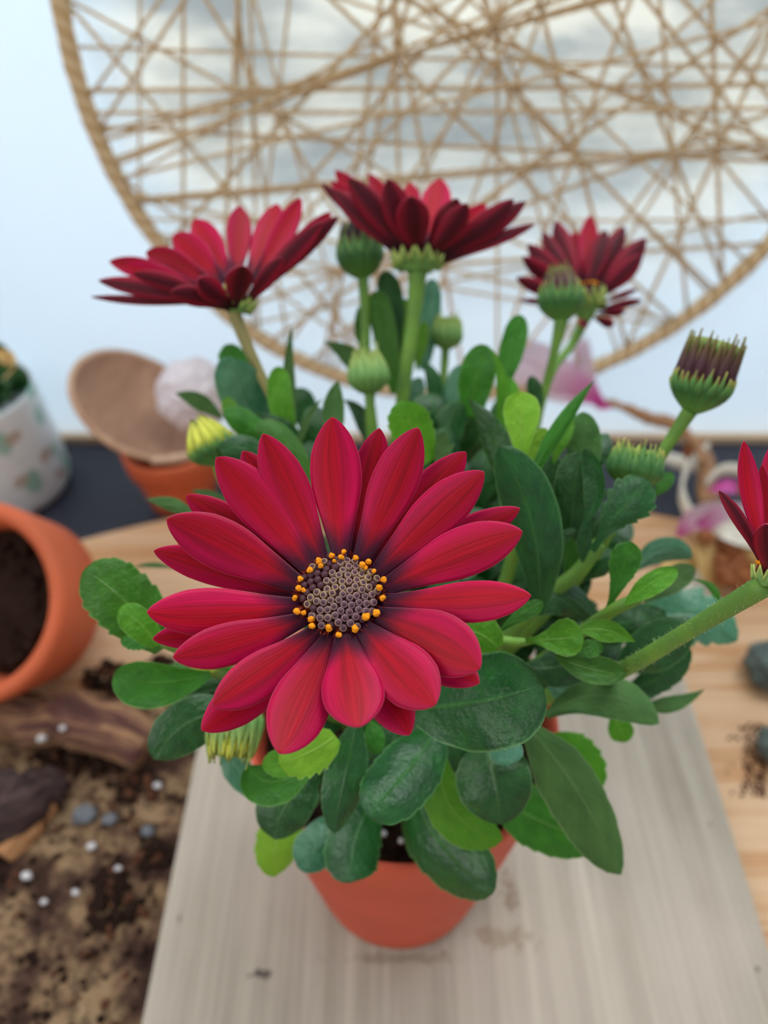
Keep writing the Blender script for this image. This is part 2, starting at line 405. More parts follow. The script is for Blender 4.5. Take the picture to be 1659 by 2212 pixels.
# round pine top
DC = Vector((.029, -.153, 0)); DR = .600
mb = MB(); lathe(mb, [(0.0005, SL), (DR-.004, SL), (DR, SL+.004), (DR, -.003), (DR-.003, 0), (0.0005, 0)], DC, (0, 0, 1), 160)
pt = mb.build('round_table_top', M['pine'], smooth=False)
tag(pt, 'round orange pine board under everything, its curved back edge meeting the dark slate', 'table top')

# weathered rectangular board
bl, br = -.100, .1715; by0, by1 = -.02, .302
board_org = Vector(((bl+br)/2, (by0+by1)/2, 0))
mb = MB()
cs = [(bl-.001, by0), (br-.006, by0), (br+.004, by1), (bl, by1)]
vs = [(x, y, .0004) for x, y in cs]+[(x, y, .0078) for x, y in cs]
mb.add(vs, [(3, 2, 1, 0), (4, 5, 6, 7), (0, 1, 5, 4), (1, 2, 6, 5), (2, 3, 7, 6), (3, 0, 4, 7)])
BT = .0078
bd = bevel(mb.build('wooden_board', board_mat(), origin=board_org, smooth=False), .0008)
tag(bd, 'flat weathered grey wooden board under the main terracotta pot', 'board')

# ------------------------------------------------------------------ hoop with jute web
hoop = empty('string_hoop', HC+Vector((0, -.012, -HR)))
tag(hoop, 'large round hoop wound with jute and criss-crossed with cords, against the pale backdrop', 'wall hanging')
mb = MB(); pts = []; n = 160; vs = []; fs = []; uv = []; seg = 12; HY = WALLY-.012
for i in range(n+1):
    a = 2*pi*i/n; c = Vector((HC.x+HR*sin(a), HY, HC.z-HR*cos(a))); d = Vector((sin(a), 0, -cos(a)))
    for j in range(seg):
        b_ = 2*pi*j/seg; rr = .0054+.0004*sin(i*1.9+j)
        vs.append(c+d*(cos(b_)*rr)+Vector((0, sin(b_)*rr, 0))); uv.append((j/seg, i/n*2.2))
for i in range(n):
    for j in range(seg): a = i*seg+j; b_ = i*seg+(j+1) % seg; fs.append((a, b_, b_+seg, a+seg))
mb.add(vs, fs, uv); mb.build('ring', M['jute'], hoop, origin=HC+Vector((0, -.012, -HR)))
lines = [((200, 200), (345, 0)), ((190, 103), (860, 122)), ((860, 118), (1100, 55)), ((225, 240), (760, 236)), ((250, 352), (530, 238)),
 ((530, 238), (900, 30)), ((830, 188), (1659, 180)), ((300, 425), (900, 370)), ((900, 385), (1640, 320)), ((395, 0), (395, 400)), ((515, 0), (515, 240)),
 ((545, 240), (552, 500)), ((625, 0), (575, 440)), ((822, 0), (770, 370)), ((850, 0), (860, 330)), ((1075, 40), (1075, 400)), ((1070, 45), (1250, 530)),
 ((1070, 45), (1640, 590)), ((1070, 45), (870, 480)), ((1070, 45), (600, 215)), ((1270, 0), (1659, 470)), ((1330, 0), (1560, 600)), ((1480, 0), (1659, 205)),
 ((1600, 60), (1240, 300)), ((1590, 150), (1330, 560)), ((1320, 190), (1050, 100)), ((1320, 190), (1659, 340)), ((1320, 190), (1000, 480)),
 ((1265, 250), (1100, 700)), ((170, 40), (420, 330)), ((180, 20), (700, 300)), ((700, 300), (1290, 330)), ((370, 40), (200, 300)), ((350, 540), (800, 60)),
 ((230, 300), (820, 130)), ((480, 640), (990, 120)), ((480, 640), (500, 250)), ((620, 740), (545, 240)), ((700, 760), (850, 130)), ((620, 740), (940, 300)),
 ((760, 780), (640, 330)), ((1000, 800), (880, 150)), ((1250, 790), (1075, 120)), ((1350, 740), (1240, 300)), ((1480, 660), (1430, 80)), ((1560, 600), (1540, 60)),
 ((1380, 700), (1659, 100)), ((1100, 790), (1590, 150)), ((420, 600), (1070, 560)), ((560, 700), (1400, 520)), ((330, 500), (1100, 640)), ((1450, 690), (900, 560)),
 ((270, 390), (700, 700)), ((1290, 130), (1659, 40)), ((1400, 0), (1659, 330)), ((1659, 250), (1200, 420)), ((720, 0), (1040, 300)), ((300, 60), (300, 430)), ((930, 0), (1330, 420)),
 ((1010, 0), (640, 420)), ((1180, 0), (1000, 480)), ((450, 0), (650, 330)), ((1659, 470), (900, 470)), ((1000, 100), (1540, 620))]
for a_, b_ in lines:
    A = onY(a_[0], a_[1], HY); B = onY(b_[0], b_[1], HY); d = (B-A); d.y = 0; d.normalize()
    w = A-HC; bb = w.x*d.x+w.z*d.z; cc = w.x**2+w.z**2-HR**2; dis = bb*bb-cc
    if dis <= 0: continue
    s1 = -bb-sqrt(dis); s2 = -bb+sqrt(dis); oy = random.uniform(-.004, .004)
    p1 = A+d*s1; p2 = A+d*s2; p1.y = p2.y = HY+oy; r = random.uniform(.0009, .0015)
    mb = MB(); Ln = (p2-p1).length
    tube(mb, [p1, (p1+p2)/2+Vector((0, 0, -.001)), p2], [r, r, r], 7, 3); mb.uv = [(u_, v_*Ln*1.6) for u_, v_ in mb.uv]
    mb.build('cord', M['jute'], hoop, origin=p1)
# ------------------------------------------------------------------ main pot
PX, PY, PR, PZ = .007, .162, .0575, .135
PB = Vector((PX, PY, BT))
plant = empty('potted_daisy', PB)
tag(plant, 'terracotta pot of crimson daisies and green leaves standing on the weathered grey board', 'potted plant')
mb = MB(); hh = PZ-BT
lathe(mb, [(.0005, 0), (.0355, 0), (.0380, .002), (.0400, .012), (.0470, hh*.42), (.0528, hh*.74), (.0552, hh*.93), (.0568, hh-.002), (PR-.001, hh), (PR-.0028, hh-.0008), (.0525, hh-.006), (.046, hh*.5), (.0005, hh*.45)], PB, (0, 0, 1), 96)
mb.build('pot', M['terra'], plant, origin=PB)
mb = MB(); SZ = PZ-.012
lathe(mb, [(.0005, .002), (.02, .003), (.04, .001), (.0515, -.002)], (PX, PY, SZ), (0, 0, 1), 48)
mb.v = [v+Vector((0, 0, .002*noise.noise(v*160))) for v in mb.v]
for i in range(260):
    a = random.uniform(0, 2*pi); r = .05*sqrt(random.random()); blob(mb, (PX+r*cos(a), PY+r*sin(a), SZ+.001+random.uniform(0, .0025)), random.uniform(.0008, .0026), 1, 1 if random.random() < .2 else 0, .5)
for px, py in [(866, 1817), (830, 1800)]:
    blob(mb, onZ(px, py, SZ+.005), .0012, 1, 2, .4)
mb.build('soil', [M['soil'], M['soil2'], M['perlite']], plant, origin=(PX, PY, SZ))

# ------------------------------------------------------------------ stems
def stem(pts, rpx, mat='stem', hairs=0, name='stem', par=None):
    mb = MB(); q = [P(*p) for p in pts]; rads = [r*p[2]/F for r, p in zip(rpx, pts)]
    tube(mb, q, rads, 12, 6)
    if hairs:
        c = catmull(q, 40)
        for i in range(hairs):
            s = random.random(); b_ = c[int(s*(len(c)-1))]; x = s*(len(rads)-1); kk = min(int(x), len(rads)-2); r = rads[kk]+(rads[kk+1]-rads[kk])*(x-kk)
            d = Vector((random.gauss(0, 1), random.gauss(0, 1), random.gauss(0, 1))).normalized(); ax = (c[-1]-c[0]).normalized(); d = (d-ax*d.dot(ax)).normalized()
            tube(mb, [b_+d*r*.9, b_+d*(r+random.uniform(.0003, .0009))], [.00005, .00002], 3, 1, 1, False)
    return mb.build(name, [M[mat], M['hair']], par or plant, origin=q[0])
CROWN = (850, 1560, .262)
stem([(503, 668, .250), (530, 738, .250), (577, 838, .252), (660, 1010, .256), (760, 1300, .262), (840, 1600, .285)], [15, 13, 10, 11, 13, 15], 'stem_brown', 60)
stem([(903, 580, .270), (893, 690, .272), (868, 870, .275), (845, 1060, .280), (845, 1300, .285), (858, 1600, .295)], [21, 15, 14, 15, 16, 17], 'stem', 150)
stem([(784, 600, .285), (790, 700, .285), (792, 800, .284), (815, 1000, .285), (850, 1300, .29), (862, 1600, .295)], [12, 10, 10, 12, 13, 15])
stem([(800, 845, .262), (800, 920, .263), (815, 1050, .268), (850, 1300, .28), (855, 1600, .295)], [11, 10, 12, 13, 14])
stem([(962, 752, .300), (955, 840, .300), (930, 1000, .300), (890, 1300, .30), (865, 1590, .30)], [9, 8, 10, 12, 14])
stem([(1213, 690, .285), (1195, 770, .287), (1172, 860, .29), (1120, 1050, .292), (980, 1350, .29), (870, 1600, .295)], [16, 9, 9, 12, 14, 15])
stem([(1268, 680, .320), (1235, 745, .315), (1195, 800, .303), (1160, 900, .30), (1090, 1100, .30), (900, 1500, .30)], [14, 9, 8, 9, 12, 14])
stem([(1490, 888, .215), (1456, 940, .218), (1424, 990, .220), (1360, 1090, .225), (1200, 1280, .24), (920, 1560, .28)], [17, 14, 13, 13, 15, 16], 'stem', 60)
stem([(1358, 1046, .212), (1335, 1100, .215), (1270, 1220, .225), (1100, 1400, .245), (900, 1580, .28)], [14, 12, 13, 15, 16], 'stem', 30)
stem([(1655, 1262, .150), (1500, 1355, .168), (1352, 1443, .191), (1270, 1475, .222), (900, 1600, .27)], [26, 19, 18, 17, 17], 'stem', 420)
stem([(735, 1300, .153), (745, 1380, .175), (790, 1470, .21), (845, 1600, .275)], [22, 20, 17, 16])
stem([(468, 990, .232), (490, 1050, .235), (600, 1200, .245), (780, 1450, .265), (845, 1600, .285)], [14, 11, 12, 13, 14])
stem([(508, 1520, .205), (560, 1500, .21), (690, 1530, .235), (830, 1620, .275)], [14, 13, 13, 14])
stem([(1295, 1172, .212), (1250, 1235, .213), (1185, 1288, .217), (1050, 1420, .24), (880, 1590, .28)], [15, 18, 16, 15, 15])
stem([(1420, 1262, .190), (1370, 1295, .193), (1305, 1330, .198), (1150, 1440, .225), (900, 1600, .275)], [10, 14, 14, 14, 15])
stem([(1165, 1383, .1885), (1120, 1388, .1885), (1060, 1396, .19), (960, 1480, .22), (870, 1600, .275)], [4, 11, 13, 14, 15], 'stem', 60)
stem([(1128, 1050, .206), (1120, 1150, .215), (1050, 1350, .24), (880, 1580, .28)], [14, 14, 15, 16])
stem([(440, 1455, .208), (400, 1462, .207), (520, 1480, .22), (700, 1530, .25), (835, 1600, .28)][2:], [13, 14, 15])
stem([(350, 1390, .189), (430, 1420, .2), (600, 1480, .23), (830, 1590, .275)], [9, 11, 12, 14])

# ------------------------------------------------------------------ leaves
# base x,y / middle x,y / tip x,y / width px / depth base, depth tip / material / outline / roll / cup / teeth
LV = [
 (560,860, 510,785, 482,748, 58,.272,.272,'mid','round',10,-.2,0),
 (590,985, 530,870, 500,772, 108,.275,.245,'gloss','oval',-20,-.25,0),
 (482,905, 430,866, 378,850, 38,.275,.27,'under','lance',0,-.1,0),
 (525,950, 503,895, 488,858, 36,.25,.25,'fresh','oval',0,.1,0),
 (600,985, 540,915, 482,893, 58,.24,.232,'mid','oval',20,-.3,0),
 (600,1030, 540,975, 474,975, 62,.232,.225,'mature','oval',10,-.3,0),
 (632,960, 605,865, 606,792, 54,.25,.246,'fresh','round',-10,.15,0),
 (640,985, 622,830, 631,704, 28,.254,.252,'under','lance',30,.2,0),
 (690,1060, 610,945, 552,935, 56,.225,.222,'mid','oval',25,-.3,0),
 (700,990, 660,890, 635,840, 62,.29,.285,'mature','oval',20,-.2,0),
 (640,990, 660,915, 697,860, 17,.24,.24,'under','lance',0,.1,0),
 (725,985, 722,890, 731,820, 50,.245,.24,'under','lance',-25,.25,0),
 (800,985, 785,905, 742,864, 38,.27,.27,'mature','lance',15,-.2,0),
 (800,830, 760,775, 700,738, 46,.29,.292,'under','lance',-15,-.1,0),
 (855,850, 828,700, 808,630, 54,.288,.285,'mid','round',-12,.12,0),
 (862,760, 845,650, 828,586, 54,.295,.29,'mature','oval',0,-.15,0),
 (915,800, 932,680, 933,602, 44,.3,.298,'gloss','round',20,-.15,0),
 (855,830, 868,720, 877,645, 42,.3,.298,'fresh','oval',0,.1,0),
 (900,800, 910,740, 918,694, 30,.292,.29,'fresh','oval',0,.1,0),
 (790,780, 778,710, 775,660, 26,.3,.298,'mid','lance',0,.1,0),
 (1020,900, 1030,815, 1052,746, 76,.256,.248,'mid','round',-8,.15,0),
 (1062,950, 1082,835, 1056,748, 24,.25,.246,'fresh','lance',35,.2,0),
 (1080,840, 1105,750, 1122,680, 54,.272,.268,'mid','round',0,.15,0),
 (935,900, 940,830, 910,778, 38,.278,.275,'mature','lance',20,-.25,0),
 (885,900, 895,850, 915,820, 42,.285,.285,'gloss','oval',0,-.1,0),
 (960,920, 980,840, 1004,788, 48,.28,.278,'gloss','oval',-15,-.1,0),
 (925,1000, 892,930, 876,866, 92,.222,.212,'fresh','round',-10,-.12,.05),
 (940,1010, 955,960, 950,935, 30,.22,.218,'under','oval',0,0,0),
 (945,1000, 965,975, 984,956, 18,.2,.2,'under','lance',0,0,0),
 (960,1030, 965,940, 1000,868, 70,.262,.255,'mature','oval',0,-.2,0),
 (1095,1090, 1070,960, 1009,860, 62,.215,.218,'mature','lance',-20,-.3,.03),
 (1095,930, 1098,870, 1090,813, 50,.252,.25,'fresh','round',0,.1,0),
 (1127,1060, 1126,935, 1124,846, 80,.206,.205,'young','spat',0,.12,0),
 (1130,1060, 1150,980, 1180,925, 40,.210,.21,'young','oval',0,.1,0),
 (1160,900, 1158,850, 1144,813, 34,.27,.268,'mature','oval',0,-.2,0),
 (1132,1065, 1205,930, 1286,820, 36,.204,.208,'mid','lance',20,-.3,0),
 (1195,1000, 1215,940, 1232,895, 36,.222,.222,'fresh','oval',0,.1,0),
 (1262,1070, 1262,970, 1257,890, 76,.226,.222,'under','oval',10,-.2,0),
 (1232,1165, 1240,1060, 1256,978, 84,.209,.203,'mature','round',12,-.3,0),
 (1262,1132, 1288,1050, 1262,970, 46,.202,.2,'mature','oval',-30,.3,0),
 (1165,1330, 1150,1140, 1078,965, 118,.205,.195,'mature','oval',-8,-.35,0),
 (1195,1200, 1195,1090, 1195,985, 74,.232,.228,'mature','oval',0,-.2,0),
 (1280,1190, 1335,1110, 1402,1038, 98,.202,.196,'mature','spat',0,-.15,.10),
 (1415,1070, 1435,1045, 1452,1020, 32,.235,.235,'mid','oval',0,0,0),
 (1178,1188, 1210,1165, 1245,1143, 26,.205,.203,'mature','oval',0,-.2,0),
 (1258,1215, 1262,1165, 1268,1110, 34,.206,.204,'mature','lance',20,.1,0),
 (1262,1252, 1300,1225, 1335,1200, 36,.214,.21,'mature','lance',0,-.3,0),
 (1225,1265, 1235,1215, 1232,1160, 34,.216,.214,'mid','oval',0,0,0),
 (1305,1335, 1340,1245, 1362,1170, 66,.197,.192,'mid','spat',0,.1,.05),
 (1370,1235, 1430,1192, 1495,1206, 56,.242,.245,'gloss','oval',15,-.3,0),
 (1350,1305, 1405,1262, 1464,1230, 50,.190,.188,'fresh','oval',-10,.15,0),
 (1390,1300, 1450,1255, 1502,1228, 56,.23,.235,'under','oval',0,0,0),
 (1478,1250, 1528,1262, 1552,1298, 18,.215,.212,'mid','spat',0,-.2,0),
 (1360,1380, 1470,1330, 1592,1385, 118,.256,.25,'gloss','oval',-8,-.2,.16),
 (1280,1345, 1365,1345, 1438,1322, 84,.228,.222,'mature','oval',-15,-.3,0),
 (1330,1450, 1410,1400, 1500,1345, 104,.222,.215,'mature','oval',10,-.25,0),
 (1345,1490, 1420,1465, 1490,1400, 64,.232,.228,'mature','oval',0,-.2,.05),
 (1300,1365, 1225,1290, 1160,1325, 78,.218,.212,'mature','oval',10,-.35,0),
 (1062,1382, 1115,1335, 1174,1302, 36,.190,.187,'mid','spat',-10,-.2,.03),
 (1135,1384, 1195,1382, 1260,1376, 82,.187,.183,'fresh','spat',0,.12,.03),
 (1245,1362, 1310,1362, 1372,1386, 50,.186,.187,'fresh','lance',0,.15,0),
 (1240,1412, 1270,1400, 1303,1404, 40,.186,.185,'mid','oval',0,.15,0),
 (1200,1418, 1275,1446, 1352,1455, 62,.187,.184,'mid','oval',0,.22,0),
 (1130,1440, 1210,1440, 1290,1400, 90,.215,.21,'mature','oval',0,-.2,0),
 (1075,1400, 1035,1370, 990,1362, 92,.181,.178,'fresh','round',0,-.1,0),
 (900,1530, 1040,1515, 1172,1480, 205,.190,.174,'mature','round',-4,-.10,0),
 (1090,1585, 1092,1620, 1098,1655, 74,.195,.192,'gloss','round',0,-.2,0),
 (1180,1548, 1300,1502, 1424,1562, 92,.214,.21,'under','oval',-20,-.25,0),
 (1320,1540, 1338,1575, 1348,1604, 54,.232,.232,'fresh','oval',0,0,.05),
 (1380,1522, 1450,1522, 1522,1489, 36,.232,.232,'under','lance',0,-.2,0),
 (1338,1492, 1385,1490, 1424,1474, 48,.236,.236,'gloss','round',0,-.1,0),
 (1180,1478, 1215,1495, 1250,1518, 46,.225,.225,'gloss','oval',0,-.1,0),
 (1125,1560, 1245,1705, 1338,1890, 128,.198,.214,'under','oval',-18,-.25,.02),
 (1190,1590, 1250,1630, 1295,1705, 84,.236,.236,'fresh','oval',0,-.1,.08),
 (1085,1735, 1170,1775, 1288,1825, 132,.226,.228,'mid','round',0,-.15,.03),
 (1045,1600, 1068,1680, 1082,1782, 165,.204,.198,'mature','round',0,-.25,0),
 (955,1620, 975,1745, 1085,1815, 108,.212,.21,'fresh','oval',5,-.2,.02),
 (890,1690, 945,1815, 1068,1925, 148,.241,.216,'mature','round',20,-.3,.03),
 (945,1575, 880,1665, 795,1762, 140,.209,.188,'mature','round',12,-.3,.03),
 (775,1550, 748,1665, 722,1800, 92,.199,.194,'mature','oval',-10,-.3,.02),
 (815,1715, 770,1810, 765,1905, 122,.240,.216,'mature','round',-15,-.3,.05),
 (760,1760, 700,1820, 640,1868, 92,.243,.226,'gloss','round',0,-.2,0),
 (640,1740, 600,1810, 598,1892, 98,.238,.236,'young','round',0,-.1,.05),
 (680,1665, 622,1735, 590,1812, 118,.219,.213,'mature','round',5,-.25,0),
 (680,1650, 590,1690, 535,1655, 92,.207,.203,'mid','oval',-10,.35,0),
 (725,1590, 670,1625, 603,1650, 96,.188,.186,'young','round',-5,-.1,.10),
 (660,1655, 615,1650, 566,1655, 60,.194,.192,'fresh','oval',0,.1,.04),
 (470,1600, 520,1670, 565,1740, 62,.226,.224,'gloss','lance',0,-.1,0),
 (500,1545, 410,1560, 333,1640, 112,.205,.198,'mature','round',-6,-.2,0),
 (455,1455, 335,1475, 248,1452, 98,.207,.203,'mid','oval',-12,.35,0),
 (355,1400, 270,1300, 180,1232, 138,.196,.190,'mid','round',0,-.15,.05),
 (340,1395, 300,1345, 256,1318, 66,.187,.184,'fresh','round',0,-.1,0),
 (340,1385, 300,1385, 260,1385, 36,.192,.19,'mid','oval',0,0,.1),
 (460,1430, 400,1440, 345,1468, 36,.235,.235,'under','oval',0,0,0),
 (530,1470, 450,1495, 385,1510, 72,.222,.22,'mature','oval',0,-.2,0),
 (420,1108, 370,1090, 316,1078, 32,.218,.216,'under','lance',0,-.2,0),
 (500,1085, 455,1070, 412,1058, 22,.23,.23,'under','lance',0,0,0),
 (380,1228, 330,1220, 290,1226, 12,.25,.25,'under','lance',0,0,0),
 (800,1555, 808,1590, 812,1630, 44,.205,.203,'mid','oval',0,-.2,0),
]
def add_leaf(r, i):
    bx, by, mx, my, tx, ty, w, db, dt, mat, pk, roll, cup, teeth = r
    dm = (db+dt)/2-.12*abs(w)*db/F
    A = P(bx, by, db); B = P(mx, my, dm); C = P(tx, ty, dt)
    vs, fs, uv, ms = blade(A, B, C, w*(db+dt)/2/F, pk, roll, cup, 10, 60 if teeth else 24, teeth, .055, asym=random.uniform(-.08, .08), seed=i*1.7)
    return mesh_obj('leaf', vs, fs, M[mat], plant, uv, None, True, A)
for i, r in enumerate(LV): add_leaf(r, i)
# darker leaves deep inside the plant, nobody could count them
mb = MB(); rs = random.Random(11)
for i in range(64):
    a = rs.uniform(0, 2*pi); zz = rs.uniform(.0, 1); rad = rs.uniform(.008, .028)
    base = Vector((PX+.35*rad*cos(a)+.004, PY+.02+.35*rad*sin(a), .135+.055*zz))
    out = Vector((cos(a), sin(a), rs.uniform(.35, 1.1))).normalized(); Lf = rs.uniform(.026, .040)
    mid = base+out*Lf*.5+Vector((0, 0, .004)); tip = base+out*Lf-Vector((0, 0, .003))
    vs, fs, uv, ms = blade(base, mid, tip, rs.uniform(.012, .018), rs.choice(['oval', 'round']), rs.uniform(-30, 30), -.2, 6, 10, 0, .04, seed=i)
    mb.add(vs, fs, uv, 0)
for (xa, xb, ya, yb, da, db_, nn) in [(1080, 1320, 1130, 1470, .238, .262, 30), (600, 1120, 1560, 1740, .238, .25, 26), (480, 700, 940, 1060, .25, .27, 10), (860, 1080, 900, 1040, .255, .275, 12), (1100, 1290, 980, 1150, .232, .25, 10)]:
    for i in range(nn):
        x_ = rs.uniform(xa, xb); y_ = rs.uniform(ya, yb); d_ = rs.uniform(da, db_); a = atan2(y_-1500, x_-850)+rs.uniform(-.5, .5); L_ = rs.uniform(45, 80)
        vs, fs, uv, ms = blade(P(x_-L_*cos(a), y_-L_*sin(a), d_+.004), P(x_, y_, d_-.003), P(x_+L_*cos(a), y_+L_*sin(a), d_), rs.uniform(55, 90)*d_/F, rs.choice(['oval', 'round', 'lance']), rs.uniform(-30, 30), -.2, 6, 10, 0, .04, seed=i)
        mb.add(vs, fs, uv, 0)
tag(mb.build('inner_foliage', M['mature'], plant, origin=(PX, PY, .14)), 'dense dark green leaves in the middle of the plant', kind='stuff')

# ------------------------------------------------------------------ flowers
def petal(par, bx, by, tx, ty, w, db, dt, face=1, bow=0.0, cup=-.18, roll=0, pk='petal', side=0):
    A = P(bx, by, db); C = P(tx, ty, dt)
    L = (C-A).length; mx, my = (bx+tx)/2, (by+ty)/2
    dx, dy = tx-bx, ty-by; ll = sqrt(dx*dx+dy*dy)+1e-6; mx += -dy/ll*side; my += dx/ll*side
    B = P(mx, my, (db+dt)/2-bow*L)
    vs, fs, uv, ms = blade(A, B, C, w*(db+dt)/2/F, pk, roll, cup, 10, 22, 0, .006, thick=.00035, seed=random.random()*6)
    mats = [M['petal'], M['petal_back'], M['petal_rim']] if face > 0 else [M['petal_back'], M['petal'], M['petal_rim']]
    return mesh_obj('petal', vs, fs, mats, par, uv, ms, True, A)
def cup_calyx(name, A, axis, r0, r1, h, par, mat, n=13, tooth=.35, flare=0):
    """green cup of pointed sepals"""
    mb = MB(); seg = n*6
    def fn(r, h_, a, i):
        t = i/7; z = abs(((a*n/(2*pi)) % 1)-.5)*2
        ridge = 1+.05*(1-z)*min(1, t*3)
        hh_ = h_-(h*tooth*z*sm(t, .2, 1))
        return r*ridge, hh_
    pr = [(r0+(r1-r0)*(i/7)**.85*(1+flare*(i/7)**2), h*(i/7)) for i in range(8)]
    lathe(mb, pr, A, axis, seg, 0, fn)
    o = mb.build(name, M[mat], par, origin=A)
    md = o.modifiers.new('thickness', 'SOLIDIFY'); md.thickness = .0003; return o

# the large flower facing the camera
FD = .150; FCX, FCY = 735, 1285
fc = P(FCX, FCY, FD); tc = (CAM-fc).normalized()
ax = tc.cross(Vector((0, 0, 1))).normalized()
nrm = (Matrix.Rotation(radians(17), 3, ax)@tc).normalized()
if nrm.z < tc.z: nrm = (Matrix.Rotation(radians(-17), 3, ax)@tc).normalized()
mb = MB(); lathe(mb, [(.0022, -.012), (.0034, -.009), (.0058, -.005), (.0070, -.003), (.0070, -.0015), (.0005, -.001)], fc, nrm, 40)
big = mb.build('flower_head', M['sepal'], plant, origin=fc)
big['label'] = 'largest crimson flower, open towards the viewer'
PET = [ # tip, base, width, layer, side bend
 ((820, 925), (768, 1195), 86, 1, 0), ((1006, 976), (805, 1218), 92, 1, -2), ((1123, 1098), (828, 1262), 78, 1, -4), ((524, 974), (685, 1222), 92, 1, 0),
 ((402, 1070), (652, 1258), 84, 1, 4), ((332, 1190), (640, 1292), 78, 1, 4), ((330, 1380), (645, 1335), 74, 1, -4), ((436, 1577), (690, 1372), 104, 1, -6),
 ((884, 1587), (768, 1380), 100, 1, 2), ((1035, 1475), (800, 1350), 96, 1, 0),
 ((718, 901), (737, 1200), 114, 0, 0), ((568, 937), (695, 1215), 98, 0, 0), ((467, 988), (668, 1235), 108, 0, 8), ((360, 1122), (645, 1272), 114, 0, 5),
 ((318, 1322), (642, 1312), 104, 0, -5), ((605, 1627), (722, 1382), 132, 0, 2), ((1146, 1286), (835, 1300), 92, 0, 10), ((1036, 1444), (818, 1340), 134, 0, -12),
 ((374, 1420), (658, 1342), 94, 0, -8), ((460, 1523), (690, 1368), 100, 0, -8), ((1128, 1148), (838, 1275), 112, 0, -8), ((1045, 1019), (822, 1238), 104, 0, -5),
 ((903, 924), (782, 1208), 104, 0, 0), ((940, 1522), (785, 1365), 132, 0, 0), ((775, 1570), (745, 1385), 138, 0, 0)]
pd_ = 0
for (tx, ty), (bx, by), w, lay, sd in PET:
    down = (ty-FCY)/sqrt((tx-FCX)**2+(ty-FCY)**2); Lm = sqrt((tx-bx)**2+(ty-by)**2)*FD/F
    g = math.tan(radians(15+15*down))
    r0 = sqrt((bx-FCX)**2+(by-FCY)**2)*FD/F
    d0 = FD-r0*math.tan(radians(15*down))+.0006+(.0022 if lay else 0)-(pd_*.00012 if not lay else -pd_*.0001); pd_ += 1
    petal(big, FCX+(bx-FCX)*.80, FCY+(by-FCY)*.80, tx, ty, w, d0, d0-Lm*g+(.0018 if lay else 0), 1, -.045, -.13, random.uniform(-5, 5), side=sd)
# disc florets
e1 = RIGHT-nrm*RIGHT.dot(nrm); e1.normalize(); e2 = nrm.cross(e1)
DRm = 81*FD/F
mb = MB()
lathe(mb, [(DRm*1.08, -.0006), (DRm*1.02, .0006), (DRm*.8, .0020), (DRm*.5, .0030), (.0002, .0035)], fc, nrm, 40, 2)
NFL = 92
for k_ in range(NFL):
    rr = sqrt((k_+.5)/NFL); a = k_*2.39996+.4; r = rr*DRm*1.0
    hgt = .0033*sqrt(max(0, 1-(rr*.92)**2))+.0002
    c = fc+e1*r*cos(a)+e2*r*sin(a)+nrm*hgt
    up = (nrm+(e1*cos(a)+e2*sin(a))*rr*.55).normalized(); s_ = DRm*.100*(1.0+.12*rr)
    dark = (rr > .80 and random.random() < .35) or (cos(a) < -.1 and sin(a) > 0 and rr > .3 and random.random() < .6)
    hh_ = s_*(1.1+random.uniform(-.2, .3))
    lathe(mb, [(s_*.98, -.0004), (s_*.98, hh_*.7), (s_*.78, hh_), (s_*.58, hh_*.92)], c, up, 8, 2 if dark else 0)
    lathe(mb, [(s_*.58, hh_*.92), (s_*.4, hh_*1.1), (s_*.02, hh_*1.15)], c, up, 8, 1)
mb.build('flower_disc', [M['floret_rim'], M['floret_dot'], M['floret_dark']], big, origin=fc)
POL = [(717,1200,7), (737,1204,7), (743,1192,6), (769,1205,6.5), (783,1220,7.5), (797,1213,7), (809,1234,6), (829,1252,7), (820,1268,8), (827,1292,7), (813,1324,8.5), (791,1332,9.5),
 (767,1358,9), (732,1371,7), (710,1356,9), (674,1353,8), (673,1337,8.5), (642,1320,8), (656,1324,6), (637,1291,7), (646,1271,7.5), (656,1275,5.5), (649,1250,7), (669,1232,7.5), (688,1212,8), (693,1222,6.5), (722,1212,5), (790,1226,5)]
for (x, y, s_) in POL:
    vx = (x-FCX)*FD/F; vy = -(y-FCY)*FD/F
    base = fc+e1*vx*.86+e2*vy*.9+nrm*.0006; top = P(x, y, FD-.0032-(y-FCY)*FD/F*.28)
    mb = MB(); tube(mb, [base, (base+top)/2, top], [.0007, .0004, .0003], 6, 2, 1)
    for q in range(7):
        d = Vector((random.gauss(0, 1), random.gauss(0, 1), random.gauss(0, 1))).normalized()*s_*.38*FD/F
        blob(mb, top+d, s_*.74*FD/F, 1, 0, .3)
    mb.build('stamen', [M['pollen'], M['stamen']], big, origin=base)
mb = MB()  # small dark outer florets round the disc
for q in range(34):
    a = 2*pi*q/34; c = fc+(e1*cos(a)+e2*sin(a))*DRm*1.04+nrm*.0008; up = (nrm*.9+(e1*cos(a)+e2*sin(a))).normalized(); L_ = random.uniform(.0012, .0022)
    for s3 in range(3):
        sd = up.orthogonal().normalized(); sd = Matrix.Rotation(s3*2.1+q, 3, up)@sd
        mb.add([c+sd*.0005, c-sd*.0005, c+up*L_+sd*.0006], [(0, 1, 2)])
mb.build('outer_florets', M['stamen'], big, origin=fc)

